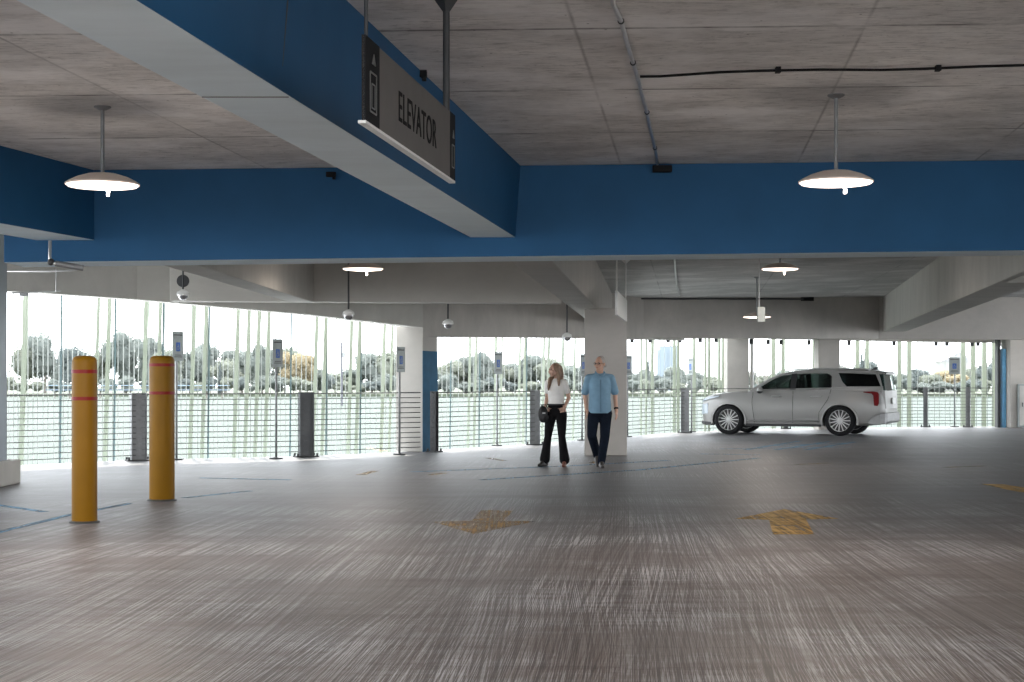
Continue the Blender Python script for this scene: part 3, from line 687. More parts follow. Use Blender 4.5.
# wheels
def wheel(x, y, sy):
    e = empty('wheel', (x, y, .385/.965)); e.parent = car; e.scale = (1, 1, 1/.965)
    MB().lathe([(.275, -.125), (.33, -.13), (.372, -.115), (.385, -.08), (.387, 0), (.385, .08), (.372, .115), (.33, .13), (.275, .125), (.275, -.125)], n=44, axis='Y', cap=False).build('tyre', M_black, e, smooth=True, flat_angle=50)
    mb = MB(); o_ = sy*.10
    mb.lathe([(.283, -.11), (.283, .11), (.268, .11), (.268, -.11), (.283, -.11)], n=40, axis='Y', cap=False); mb.lathe([(.0, -.02), (.062, -.02), (.055, .022), (0, .026)] if sy > 0 else [(.0, -.026), (.055, -.022), (.062, .02), (0, .02)], (0, o_*.75, 0), 20, axis='Y')
    for k in range(15):
        a = 2*math.pi*k/15+.2; d = Vector((math.cos(a), 0, math.sin(a)))
        mb.box(d*.165+Vector((0, o_*.8, 0)), (.022, .03, .215), rot=Euler((0, math.pi/2-a, 0)))
    mb.build('rim', M_chrome, e)
    MB().lathe([(0, -.012), (.272, -.012), (.272, .012), (0, .012)], (0, -sy*.01, 0), 32, axis='Y').build('brake_disc', M_int, e)
for x in (0, 2.90):
    for sy in (-1, 1): wheel(x, sy*.845, sy)
# greenhouse: surface that leans inwards
def gy(x, z):
    t = max(0, (z-1.17)/.55)
    return (.915-.20*t-.05*t*t) - max(0, (x-1.7)/1.0)**2*.05 - max(0, (-x-.55)/.5)**2*.05
def warp(o, sy, off):
    for v in o.data.vertices:
        x, z, d = v.co.x, v.co.z, v.co.y
        v.co.y = sy*(gy(x, z)+off+d)
def sidepanel(name, outline, holes, m, sy, off=0, th=.018, parent=None):
    cu = bpy.data.curves.new(name, 'CURVE'); cu.dimensions = '2D'; cu.fill_mode = 'BOTH'; cu.extrude = th/2
    for pl in [outline]+holes:
        sp = cu.splines.new('POLY'); sp.points.add(len(pl)-1); sp.use_cyclic_u = True
        for i, (x, z) in enumerate(pl): sp.points[i].co = (x, z, 0, 1)
    o = bpy.data.objects.new(name, cu); C.objects.link(o); bpy.context.view_layer.update()
    dg = bpy.context.evaluated_depsgraph_get(); me = bpy.data.meshes.new_from_object(o.evaluated_get(dg)); bpy.data.objects.remove(o)
    bm = bmesh.new(); bm.from_mesh(me)
    for v in bm.verts: v.co = Vector((v.co.x, v.co.z, v.co.y))
    bmesh.ops.triangulate(bm, faces=bm.faces[:]); bmesh.ops.recalc_face_normals(bm, faces=bm.faces[:]); bm.to_mesh(me); bm.free()
    me.materials.clear(); me.materials.append(m)
    o = bpy.data.objects.new(name, me); C.objects.link(o); o.parent = parent or car; warp(o, sy, off); return o
def dens(pl, step=.12):
    out = []
    for i in range(len(pl)):
        a, b_ = Vector(pl[i]), Vector(pl[(i+1) % len(pl)]); n = max(1, int((b_-a).length/step))
        for k in range(n): out.append(tuple(a.lerp(b_, k/n)))
    return out
OUT = [(2.42, 1.13), (2.12, 1.34), (1.82, 1.52), (1.55, 1.635), (1.2, 1.70), (.7, 1.735), (.1, 1.735), (-.5, 1.71), (-.92, 1.665), (-1.0, 1.45), (-1.07, 1.20), (-.6, 1.16), (.6, 1.15), (1.8, 1.12)]
H1 = [(2.16, 1.215), (1.95, 1.36), (1.72, 1.50), (1.52, 1.585), (1.15, 1.63), (.35, 1.65), (.24, 1.56), (.22, 1.27)]
H2 = [(.08, 1.65), (-.86, 1.615), (-1.01, 1.30), (-.16, 1.295), (-.04, 1.42)]
for sy in (-1, 1):
    sp = sidepanel('side_frame', dens(OUT), [dens(H1), dens(H2)], M_body, sy)
    sidepanel('side_window', dens([(2.13, 1.22), (1.93, 1.36), (1.70, 1.495), (1.50, 1.58), (1.26, 1.61), (1.26, 1.22)]), [], M_gl, sy, -.006, .006)
    sidepanel('side_window', dens([(1.16, 1.225), (1.16, 1.615), (.36, 1.64), (.27, 1.56), (.25, 1.275)]), [], M_gld if False else M_gl, sy, -.006, .006)
    sidepanel('quarter_window', dens(H2), [], M_gld, sy, -.004, .006)
    sidepanel('window_pillar', dens([(1.28, 1.20), (1.28, 1.63), (1.14, 1.635), (1.14, 1.20)]), [], M_trim, sy, .002, .016)
    # chrome line under the windows and along the sill
    for pl, r, nm, m_ in (([(2.2, 1.20), (1.5, 1.215), (.8, 1.235), (.2, 1.262)], .008, 'window_trim', M_chrome),):
        MB().tube([(x, sy*(gy(x, z)+.008), z) for x, z in pl], r, 6).build(nm, m_, car)
    MB().tube([(2.40, sy*.972, .38), (1.45, sy*.982, .37), (.50, sy*.982, .40)], .016, 6).build('sill_trim', M_chrome, car)
    MB().loft([[(x, sy*.965, z0), (x, sy*.99, z0+.01), (x, sy*.99, z0+.055), (x, sy*.965, z0+.065)] for x, z0 in ((2.43, .235), (1.45, .235), (.47, .235))]).build('rocker', M_trim, car)
    for x in (1.62, .60):
        h_ = MB(); h_.tube([(x-.13, sy*.985, 1.03), (x-.10, sy*1.005, 1.035), (x+.10, sy*1.005, 1.035), (x+.13, sy*.985, 1.03)], .016, 8); h_.build('door_handle', M_chrome, car, smooth=True)
    # door seams
    for pl in ([(2.25, 1.15), (2.27, .85), (2.20, .33)], [(1.20, 1.18), (1.20, .33)], [(.22, 1.22), (.30, .95), (.52, .62), (.55, .33)]):
        MB().tube([(x, sy*(hwid(x)*.998 if .5 < z < 1.0 else (.962 if z <= .5 else .93)), z) for x, z in dens(pl, .1)[:len(dens(pl, .1))//1] if True][:1+sum(max(1, int((Vector(pl[i+1])-Vector(pl[i])).length/.1)) for i in range(len(pl)-1))], .006, 4).build('door_seam', M_trim, car)
    # mirror
    mr = MB(); mr.ball((2.02, sy*1.09, 1.20), (.07, .11, .085), 14); mr.tube([(2.02, sy*.90, 1.13), (2.02, sy*1.05, 1.15)], .025, 8); mr.build('wing_mirror', M_body, car, smooth=True)
    MB().ball((2.03, sy*1.085, 1.155), (.075, .115, .05), 12).build('mirror_base', M_trim, car, smooth=True)
    # headlamp and tail lamp wrap round the corners
    MB().loft([[(x, sy*(y-.03), z0), (x, sy*y, z0), (x, sy*y, z1), (x, sy*(y-.04), z1)] for x, y, z0, z1 in ((3.16, .935, 1.02, 1.045), (3.30, .915, .98, 1.03), (3.44, .88, .95, 1.01), (3.56, .835, .91, .98), (3.65, .78, .87, .93))]).build('headlamp', M_lamp, car)
    MB().loft([[(x, sy*(y-.03), z0), (x, sy*y, z0), (x, sy*y, z1), (x, sy*(y-.03), z1)] for x, y, z0, z1 in ((3.48, .880, .56, .84), (3.58, .840, .55, .82), (3.67, .775, .54, .80))]).build('running_lamp', M_lamp, car)
    tl_ = MB(); tl_.loft([[(x, sy*(y-.05), z0), (x, sy*y, z0), (x, sy*y, z1), (x, sy*(y-.05), z1)] for x, y, z0, z1 in ((-.60, .955, 1.14, 1.165), (-.80, .937, 1.11, 1.17), (-.84, .932, 1.06, 1.17), (-.86, .930, .80, 1.165), (-.94, .905, .79, 1.15), (-.97, .895, .86, 1.10))])
    tl_.build('tail_lamp', M_tail, car)
    MB().tube([(1.3, sy*.66, 1.75), (.5, sy*.665, 1.775), (-.55, sy*.655, 1.755), (-.7, sy*.65, 1.72)], .016, 6).build('roof_rail', M_chrome, car, smooth=True)
# roof
RS = [(1.58, 1.622, .672), (1.4, 1.672, .668), (1.1, 1.715, .662), (.7, 1.742, .658), (.1, 1.745, .655), (-.5, 1.722, .648), (-.95, 1.672, .63), (-1.10, 1.66, .58)]
rings = []
for x, z, hw in RS:
    up = [(hw+.02, z-.05), (hw, z-.006), (hw*.8, z+.014), (hw*.4, z+.026), (0, z+.03)]
    dn = [(0, z-.03), (hw*.6, z-.04)]
    R_ = [(x, y, zz) for y, zz in up]+[(x, -y, zz) for y, zz in up[-2::-1]]+[(x, -hw*.6, z-.05), (x, hw*.6, z-.05)]
    rings.append(R_)
MB().loft(rings).build('roof', M_body, car, smooth=True, flat_angle=45)
MB().loft([[(x, -.6, z), (x, .6, z), (x, .6, z+t_), (x, -.6, z+t_)] for x, z, t_ in ((-.85, 1.655, .04), (-1.03, 1.640, .035), (-1.09, 1.63, .02))]).build('spoiler', M_trim, car)
MB().loft([[(-.62, -.01, 1.74), (-.62, .01, 1.74), (-.74, .01, 1.74), (-.74, -.01, 1.74)], [(-.70, -.005, 1.81), (-.70, .005, 1.81), (-.76, .005, 1.81), (-.76, -.005, 1.81)]]).build('aerial_fin', M_trim, car)
# windscreen and rear glass
MB().loft([[(2.43, -.80, 1.14), (2.50, 0, 1.15), (2.43, .80, 1.14)][::1], [(1.58, -.665, 1.615), (1.62, 0, 1.64), (1.58, .665, 1.615)]], cap=False).build('windscreen', M_gl, car, smooth=True)
MB().loft([[(-1.0, -.62, 1.64), (-1.03, -.62, 1.64), (-1.06, 0, 1.645), (-1.03, .62, 1.64), (-1.0, .62, 1.64)], [(-1.06, -.74, 1.18), (-1.10, -.74, 1.18), (-1.14, 0, 1.19), (-1.10, .74, 1.18), (-1.06, .74, 1.18)]]).build('rear_window', M_gld, car)
MB().loft([[(-1.02, -.78, .70), (-1.13, -.76, .72), (-1.165, 0, .72), (-1.13, .76, .72), (-1.02, .78, .70)], [(-1.02, -.80, 1.20), (-1.10, -.78, 1.19), (-1.13, 0, 1.20), (-1.10, .78, 1.19), (-1.02, .80, 1.20)]]).build('tailgate', M_body, car)
MB().box((-1.175, 0, .92), (.02, .40, .16)).build('number_plate', M_white, car)
MB().loft([[(-.90, s1*.94, z0) for s1 in (-1, 1)]+[(-.90, s1*.94, z1) for s1 in (1, -1)] if False else [(x, -y, z0), (x, y, z0), (x, y, z1), (x, -y, z1)] for x, y, z0, z1 in ((-.72, .935, .31, .40), (-.85, .935, .30, .52), (-1.0, .905, .31, .60), (-1.12, .85, .33, .62), (-1.18, .78, .38, .60))]).build('rear_bumper', mat('grey bumper', (.30, .30, .30), .5, .3, bump=0), car, bevel=.02)
MB().loft([[(x, -y, z0), (x, y, z0), (x, y, z1), (x, -y, z1)] for x, y, z0, z1 in ((3.36, .89, .24, .33), (3.58, .82, .25, .35), (3.71, .68, .28, .37))]).build('front_skirt', M_trim, car, bevel=.02)
MB().box((3.69, 0, .68), (.03, 1.05, .34)).build('grille', M_chrome, car, bevel=.01)
# cabin
for x in (1.35, .45, -.35):
    for y in (-.38, .38):
        MB().box((x, y, 1.18), (.14, .48, .62), rot=Euler((0, -.22, 0))).box((x-.06, y, 1.54), (.09, .24, .16), rot=Euler((0, -.15, 0))).build('seat', M_int, car, bevel=.04)
MB().box((2.05, 0, 1.10), (.5, 1.5, .14)).build('dashboard', M_int, car, bevel=.04)
MB().lathe([(.165, -.012), (.19, -.012), (.19, .012), (.165, .012), (.165, -.012)], (1.78, side*.38, 1.16), 24, axis='X', cap=False).build('steering_wheel', M_int, car)

# ------------------------------------------------------------------ people
M_skin = mat('skin', (.50, .30, .215), .5, var=.06, scale=20, bump=0); M_skin2 = mat('fair skin', (.46, .29, .22), .5, var=.06, scale=20, bump=0)
M_shirt = mat('light blue shirt cloth', (.17, .30, .41), .85, var=.10, scale=9, bump=.15)
M_tee = mat('white t-shirt cloth', (.72, .71, .69), .85, var=.05, scale=9, bump=.15)
M_navy = mat('navy trouser cloth', (.008, .012, .021), .9, var=.2, scale=9, bump=.15, Specular_IOR_Level=.1)
M_blk = mat('black trouser cloth', (.009, .009, .010), .9, var=.2, scale=9, bump=.15, Specular_IOR_Level=.1)
M_shoe = mat('dark shoe leather', (.03, .026, .024), .45, bump=0)
M_hair = mat('long fair brown hair', (.20, .13, .085), .6, var=.3, scale=30, bump=.3); M_hair2 = mat('short grey hair', (.34, .32, .30), .7, var=.2, scale=40, bump=.3)
M_eye = mat('eye dark', (.02, .02, .02), .2, bump=0); M_bag = mat('black bag leather', (.012, .012, .013), .5, bump=0)
M_lip = mat('lips', (.35, .14, .12), .5, bump=0)
V = Vector
def hand(mb, w, d, side_, s=1.0, curl=.35, palmdir=None):
    # w wrist, d direction the hand points, side_ vector across the palm towards the thumb
    d = V(d).normalized(); t = V(side_).normalized(); nrm = d.cross(t).normalized(); t = nrm.cross(d).normalized()
    w = V(w); pc = w+d*.045*s
    mb.cap(w, w+d*.03*s, .026*s, .028*s)
    for k in range(4): mb.cap(w+d*.02*s+t*(k-1.5)*.014*s, w+d*.085*s+t*(k-1.5)*.0195*s, .016*s, .0125*s)
    for k, ln in enumerate((.068, .080, .075, .058)):         # little, ring, middle, index
        b_ = w+d*.088*s+t*(k-1.5)*.0195*s; d1 = (d+nrm*curl*.6).normalized(); d2 = (d+nrm*curl*1.6).normalized(); d3 = (d+nrm*curl*2.6).normalized()
        p1 = b_+d1*ln*.45*s; p2 = p1+d2*ln*.32*s; p3 = p2+d3*ln*.25*s
        mb.limb([b_, p1, p2, p3], [.0098*s, .0090*s, .0084*s, .0076*s])
    b_ = w+d*.03*s+t*.03*s; p1 = b_+(d*.7+t*.7).normalized()*.035*s; p2 = p1+(d*.95+t*.25+nrm*.3).normalized()*.03*s
    mb.limb([b_, p1, p2], [.014*s, .0115*s, .0095*s])
def head(mb, c, yaw, s=1.0, pitch=0.0, neck=None):
    R = Matrix.Rotation(yaw, 3, 'Z') @ Matrix.Rotation(pitch, 3, 'X'); c = V(c)
    q = lambda x, y, z: c+R @ V((x*s, y*s, z*s))                 # face looks to -y, c is head centre (eye level)
    e = (R.to_euler())
    mb.ball(q(0, .018, .025), (.077*s, .097*s, .094*s), 20, rot=e)      # skull
    mb.ball(q(0, -.022, -.030), (.060*s, .070*s, .080*s), 18, rot=e)    # face
    mb.ball(q(0, -.052, -.092), (.030*s, .026*s, .024*s), 12)           # chin
    mb.cap(q(-.045, .0, -.065), q(-.012, -.055, -.095), .022*s, .018*s); mb.cap(q(.045, .0, -.065), q(.012, -.055, -.095), .022*s, .018*s)  # jaw
    mb.cap(q(0, -.088, .0), q(0, -.108, -.034), .010*s, .0135*s)        # nose
    mb.ball(q(.013, -.096, -.038), .009*s, 10); mb.ball(q(-.013, -.096, -.038), .009*s, 10)
    mb.cap(q(-.035, -.080, .022), q(.035, -.080, .022), .014*s, .014*s) # brow
    mb.cap(q(-.018, -.086, -.062), q(.018, -.086, -.062), .009*s, .009*s) # lips
    for sx in (-1, 1):
        mb.ball(q(sx*.080, .012, -.008), (.012*s, .022*s, .034*s), 12, rot=e)
        mb.ball(q(sx*.042, -.062, -.028), (.024*s, .022*s, .022*s), 12)
    return q
def eyes(q, parent, s=1.0):
    for sx in (-1, 1): MB().ball(q(sx*.031, -.081, .003), (.0115*s, .010*s, .009*s), 12).build('eye', M_eye, parent, smooth=True)
    MB().cap(q(-.020, -.0945, -.062), q(.020, -.0945, -.062), .0045*s, .0045*s).build('mouth', M_lip, parent, smooth=True)
def shoe(mb, ankle, dr, s=1.0, pitch=0):
    a = V(ankle); d = V((dr[0], dr[1], 0)).normalized(); up = V((0, 0, 1)); d2 = (d*math.cos(pitch)-up*math.sin(pitch)).normalized()
    heel = a-d2*.05*s-up*.055*s
    mb.cap(a, heel+up*.01, .042*s, .036*s); mb.cap(heel, heel+d2*.13*s, .036*s, .042*s); mb.cap(heel+d2*.13*s-up*.004, heel+d2*.225*s-up*.010, .042*s, .030*s); mb.cap(a+d*.01, heel+d2*.16*s+up*.012, .040*s, .034*s)

# ---- man: 1.80 m, walking towards the camera, head turned to the lake
mp = P(600, 467.5)
man = empty('person', (mp.x, mp.y, 0), 0, 'grey haired man in light blue short sleeved shirt and navy trousers walking', 'person')
hipL, hipR = V((.095, .02, .93)), V((-.095, .03, .93))
kL, aL = V((.075, -.05, .50)), V((.02, -.02, .085))
kR, aR = V((-.135, -.06, .52)), V((-.035, .30, .20))
shL, shR = V((.178, .03, 1.435)), V((-.178, .03, 1.435))
eL, wL = V((.245, .07, 1.17)), V((.262, .0, .92)); eR, wR = V((-.235, .10, 1.17)), V((-.215, .06, .93))
mb = MB()
hc = V((-.005, -.02, 1.665))
q = head(mb, hc, math.radians(-32), 1.0)
mb.cap((0, .035, 1.48), (-.003, .012, 1.60), .062, .056)
# torso
for c_, r in (((0, .03, 1.38), (.160, .100, .11)), ((0, .02, 1.27), (.155, .110, .13)), ((0, .01, 1.12), (.150, .11, .13)), ((0, .02, .98), (.155, .108, .11))): mb.ball(c_, r, 20)
mb.limb([(.06, .035, 1.455), shL, eL, wL], [.055, .052, .040, .028]); mb.limb([(-.06, .035, 1.455), shR, eR, wR], [.055, .052, .040, .028])
mb.limb([hipL, kL, aL], [.09, .057, .04]); mb.limb([hipR, kR, aR], [.09, .057, .04])
hand(mb, wL, (wL-eL)+V((0, -.03, -.05)), (-.25, -1, 0)); hand(mb, wR, (wR-eR)+V((0, -.02, -.05)), (.25, -1, 0))
body_m = fuse(mb.build('body', M_skin, man), .006, 3)
eyes(q, body_m)
mb = MB()   # shirt, untucked, short sleeves, collar
mb.loft([[(rx*math.cos(a), cy+ry*math.sin(a), z) for a in [2*math.pi*k/32 for k in range(32)]] for z, rx, ry, cy in ((.872, .182, .138, .02), (.90, .185, .140, .02), (1.0, .180, .140, .015), (1.12, .172, .138, .01), (1.24, .174, .134, .015), (1.34, .182, .128, .02), (1.42, .178, .115, .03), (1.47, .140, .09, .035), (1.515, .080, .065, .04))])
mb.limb([(.07, .035, 1.46), shL, lerp(shL, eL, .82)+V((.008, 0, 0))], [.055, .066, .066]); mb.limb([(-.07, .035, 1.46), shR, lerp(shR, eR, .82)-V((.008, 0, 0))], [.055, .066, .066])
shirt = fuse(mb.build('shirt', M_shirt, man), .009, 4)
mb = MB(); mb.tube([(.058, .055, 1.535), (.07, -.005, 1.518), (.05, -.065, 1.495), (.008, -.098, 1.455)], [.016, .018, .018, .010], 8); mb.tube([(-.058, .055, 1.535), (-.07, -.005, 1.518), (-.05, -.065, 1.495), (-.008, -.098, 1.455)], [.016, .018, .018, .010], 8); mb.tube([(.058, .055, 1.535), (0, .088, 1.545), (-.058, .055, 1.535)], .016, 8)
mb.build('collar', M_shirt, shirt, smooth=True)
mb = MB(); mb.box((.002, -.137, 1.15), (.022, .006, .52)); mb.build('button_placket', mat('placket cloth', (.13, .22, .30), .85), shirt)
mb = MB()   # trousers
mb.ball((0, .02, .93), (.168, .125, .12), 20); mb.ball((0, .03, .86), (.15, .12, .10), 18)
mb.limb([hipL+V((0, 0, -.06)), lerp(hipL, kL, .5), kL, lerp(kL, aL, .75), aL+V((0, 0, .015))], [.105, .092, .078, .068, .066]); mb.limb([hipR+V((0, 0, -.06)), lerp(hipR, kR, .5), kR, lerp(kR, aR, .75), aR+(aR-kR).normalized()*.03], [.105, .092, .078, .068, .066])
fuse(mb.build('trousers', M_navy, man), .009, 4)
mb = MB(); shoe(mb, aL, (.06, -1), 1.05); fuse(mb.build('shoe', M_shoe, man), .006, 2)
mb = MB(); shoe(mb, aR, (.1, -1), 1.05, .75); fuse(mb.build('shoe', M_shoe, man), .006, 2)
mb = MB()
R_ = lambda x, y, z: q(x, y, z)
mb.ball(q(0, .034, .036), (.084, .094, .094), 20)
for sx in (-1, 1): mb.cap(q(sx*.072, .0, .03), q(sx*.078, .03, -.03), .014, .016)
mb.cap(q(-.05, .09, -.03), q(.05, .09, -.03), .03, .03)
hair = fuse(mb.build('hair', M_hair2, man), .007, 2)
mb = MB()
for sx in (-1, 1):
    ring = [q(sx*.033+.023*math.cos(a), -.098, .002+.017*math.sin(a)) for a in [2*math.pi*k/16 for k in range(17)]]
    mb.tube(ring, .0028, 6); mb.tube([q(sx*.056, -.096, .006), q(sx*.084, .01, .006)], .0028, 6)
mb.tube([q(-.010, -.10, .006), q(.010, -.10, .006)], .0028, 6)
mb.build('glasses', M_dsteel, man)
dw = (wL-eL).normalized(); wt = MB(); c_ = wL-dw*.03
wt.tube([c_-dw*.013, c_+dw*.013], .037, 20); wt.build('watch', M_black, man, smooth=True, flat_angle=40)

# ---- woman: 1.68 m, long hair, white t-shirt, flared black trousers
wp = P(556, 466.5)
wom = empty('person', (wp.x, wp.y, 0), -.30, 'woman with long fair hair in white t-shirt and flared black trousers walking', 'person')
hipL, hipR = V((.085, .02, .90)), V((-.085, .02, .90))
kL, aL = V((.115, -.06, .48)), V((.15, -.02, .085)); kR, aR = V((-.13, -.02, .48)), V((-.20, .04, .085))
shL, shR = V((.142, .02, 1.365)), V((-.142, .02, 1.365))
eL, wL = V((.195, .08, 1.12)), V((.150, -.02, .955)); eR, wR = V((-.170, .07, 1.12)), V((-.165, -.09, .92))
hc = V((-.02, -.02, 1.565))
mb = MB(); q = head(mb, hc, math.radians(-48), .95)
mb.cap((0, .03, 1.40), (-.012, .01, 1.50), .050, .046)
for c_, r in (((0, .02, 1.30), (.128, .085, .10)), ((0, .01, 1.22), (.125, .098, .10)), ((0, .015, 1.08), (.118, .09, .12)), ((0, .025, .95), (.150, .108, .11))): mb.ball(c_, r, 20)
mb.limb([(.05, .03, 1.375), shL, eL, wL], [.044, .042, .034, .024]); mb.limb([(-.05, .03, 1.375), shR, eR, wR], [.044, .042, .034, .024])
mb.limb([hipL, kL, aL], [.085, .052, .036]); mb.limb([hipR, kR, aR], [.085, .052, .036])
hand(mb, wL, (-.35, -.25, -.8), (-.5, -.6, .2), .9); hand(mb, wR, (.05, -.25, -.9), (.3, -1, 0), .9, .8)
body_w = fuse(mb.build('body', M_skin2, wom), .006, 3); eyes(q, body_w, .95)
mb = MB()
mb.loft([[(rx*math.cos(a), cy+ry*math.sin(a), z) for a in [2*math.pi*k/32 for k in range(32)]] for z, rx, ry, cy in ((1.0, .138, .108, .02), (1.06, .132, .104, .02), (1.14, .134, .106, .015), (1.22, .142, .122, .0), (1.30, .146, .112, .01), (1.36, .140, .09, .02), (1.40, .105, .07, .03), (1.435, .062, .052, .03))])
mb.limb([(.06, .03, 1.375), shL, lerp(shL, eL, .58)], [.046, .052, .052]); mb.limb([(-.06, .03, 1.375), shR, lerp(shR, eR, .58)], [.046, .052, .052])
fuse(mb.build('t_shirt', M_tee, wom), .008, 4)
mb = MB(); mb.ball((0, .025, .965), (.146, .115, .075), 20); mb.ball((0, .03, .89), (.155, .12, .12), 20)
def flare(h_, k_, a_): mb.limb([h_+V((0, 0, -.05)), lerp(h_, k_, .5), k_, lerp(k_, a_, .5), a_+V((0, 0, -.01))], [.096, .084, .060, .070, .086])
flare(hipL, kL, aL+V((0, 0, .04))); flare(hipR, kR, aR+V((0, 0, .04)))
tr = fuse(mb.build('trousers', M_blk, wom), .008, 4)
for v in tr.data.vertices: v.co.z = max(v.co.z, .028)
MB().tube([(.145*math.cos(a), .02+.112*math.sin(a), 1.005) for a in [2*math.pi*k/28 for k in range(29)]], .014, 6).build('belt', M_bag, wom, smooth=True)
mb = MB(); shoe(mb, aL, (.15, -1), .92); fuse(mb.build('shoe', mat('brown shoe leather', (.16, .06, .04), .5, bump=0), wom), .006, 2)
mb = MB(); shoe(mb, aR, (-.35, -1), .92); fuse(mb.build('shoe', M_shoe, wom), .006, 2)
mb = MB()
mb.ball(q(0, .030, .034), (.086*.95, .096*.95, .093*.95), 20)
for sx in (-1, 1): mb.limb([q(sx*.055, .0, .06), q(sx*.078, .025, -.03), q(sx*.080, .045, -.13)], [.032, .03, .034])
mb.limb([q(0, .085, .03), q(0, .105, -.08), q(.0, .110, -.20)], [.06, .066, .058])
mb.limb([q(.055, .06, -.05), V((.06, -.05, 1.42)), V((.07, -.085, 1.32))], [.035, .032, .018])
mb.limb([q(-.05, .07, -.08), V((-.085, -.045, 1.42)), V((-.095, -.095, 1.30)), V((-.10, -.11, 1.24))], [.035, .034, .028, .012])
fuse(mb.build('hair', M_hair, wom), .007, 3)
# folded jacket / bag held at the hip
bag = empty('handbag', (wp.x-.215, wp.y-.10, .72), .3, 'black handbag held at the hip of the woman', 'bag')
mb = MB(); mb.ball((0, 0, .14), (.085, .05, .13), 20); mb.ball((.02, 0, .07), (.09, .052, .08), 18)
fuse(mb.build('pouch', M_bag, bag), .008, 3)
mb = MB(); mb.tube([(-.05, 0, .22), (-.02, 0, .275), (.045, 0, .285), (.09, 0, .22)], .008, 8); mb.build('strap', M_bag, bag, smooth=True)
MB().box((.0, -.052, .15), (.05, .008, .02)).build('clasp', M_chrome, bag)

# ------------------------------------------------------------------ facade screen: translucent fins and thin rods hanging outside the railing
def fin_mat(name, col, tr, transp):
    m = N(name); t = m.t; out = [n for n in t.nodes if n.type == 'OUTPUT_MATERIAL'][0]
    df = m.n('ShaderNodeBsdfDiffuse', {'Color': (*col, 1)}); tl = m.n('ShaderNodeBsdfTranslucent', {'Color': (*col, 1)}); tp = m.n('ShaderNodeBsdfTransparent')
    a = m.n('ShaderNodeMixShader', {0: tr}); t.links.new(df.outputs[0], a.inputs[1]); t.links.new(tl.outputs[0], a.inputs[2])
    b = m.n('ShaderNodeMixShader', {0: transp}); t.links.new(a.outputs[0], b.inputs[1]); t.links.new(tp.outputs[0], b.inputs[2])
    t.links.new(b.outputs[0], out.inputs[0]); return m.m
M_fin = fin_mat('frosted green glass fin', (.46, .495, .43), .55, .02)
M_rod = fin_mat('pale translucent rod', (.46, .48, .465), .5, .10)
GF = 'pale green translucent fins of the outer screen'
GR = 'thin pale rods of the outer screen'
wide_l = [(21, 3.5), (105, 3), (94, 2), (142, 3), (156, 2.5), (190, 3), (202, 3), (234, 3), (245, 3), (255, 3), (265, 3), (313, 3), (322, 3), (348, 3), (356, 3), (381, 3), (389, 2)]
wide_m = [(468, 3), (474, 3), (494, 3), (500, 2.5), (518, 3), (523, 3), (542, 3), (547, 3), (561, 3), (573, 2.5)]
wide_r = [(641, 2), (646, 2), (652, 3), (674, 3), (678, 3), (694, 3), (705, 2.5), (709, 2.5), (719, 3), (723, 3), (727.5, 4), (773, 4), (783, 3.5), (814, 3.5), (857, 3.5), (867, 3.5), (899, 4), (909, 4), (963, 4), (973, 4), (984, 4), (994, 4)]
thin_b = [60, 114, 162, 208, 290, 326, 360, 450, 479, 526]
fin_proto = {}
def fin(px, wpx, m, z0, z1, name, label, group, tilt=0.0, dep=.10):
    p, t = on_line(px, SCREEN); key = (name, round(wpx, 1), z0)
    wd = wpx/F*p.y
    o = MB().box((0, 0, (z0+z1)/2), (wd, dep, z1-z0)).build(name, m)
    o.location = (p.x, p.y, 0); o.rotation_euler = (0, tilt, math.atan2(t.y, t.x)*.0)
    return tag(o, label, 'screen fin' if name == 'screen_fin' else 'screen rod', group)
for px, wp in wide_l: fin(px, wp, M_fin, -2.5, 3.6, 'screen_fin', 'pale green translucent fin hanging outside the railing beyond the bollards', GF+' on the lake side by the bollards', .030)
for px, wp in wide_m: fin(px, wp*.8, M_fin, -2.5, 3.6, 'screen_fin', 'pale green translucent fin hanging outside the railing behind the woman', GF+' behind the woman', .022)
for px, wp in wide_r: fin(px, wp*.9, M_fin, -2.5, 3.6, 'screen_fin', 'pale green translucent fin hanging outside the railing on the side of the car', GF+' on the side of the car', .004)
M_thinb = fin_mat('blue grey translucent rod', (.22, .29, .30), .4, .02)
for px in thin_b: fin(px, 1.3, M_thinb, -2.5, 3.6, 'screen_fin', 'narrow blue grey fin of the outer screen', 'narrow blue grey fins of the outer screen', .010, .05)
rod_mesh = None; x = 9.0
while x < 1003:
    if not (424 < x < 436 or 588 < x < 624):
        p, t = on_line(x, SCREEN)
        if rod_mesh is None:
            rod_mesh = MB().box((0, 0, .5), (.015, .015, 6.2)).build('screen_rod', M_rod); tag(rod_mesh, 'thin pale rod of the outer screen hanging outside the railing', 'screen rod', GR); o = rod_mesh
        else: o = rod_mesh.copy(); C.objects.link(o)
        o.location = (p.x, p.y, .05); o.rotation_euler = (0, random.uniform(-.002, .002), 0)
    x += random.uniform(4.3, 6.0) if x < 600 else random.uniform(4.6, 6.6)
# small black brackets that hold the fins under the far beam
for px in (751, 768, 781, 809, 849, 894, 936, 947, 972, 978, 999, 632, 650, 668, 680, 700, 716):
    p, t = on_line(px, offs(RAIL, .15)); z = (2.49 if px > 740 else CAMZ+(PY-339)/F*p.y)
    tag(MB().box((p.x, p.y, z-.02), (.09, .09, .14)).build('fin_bracket', M_dsteel), 'small dark bracket holding the outer screen under the far beam', 'bracket', 'fin brackets under the far beam')

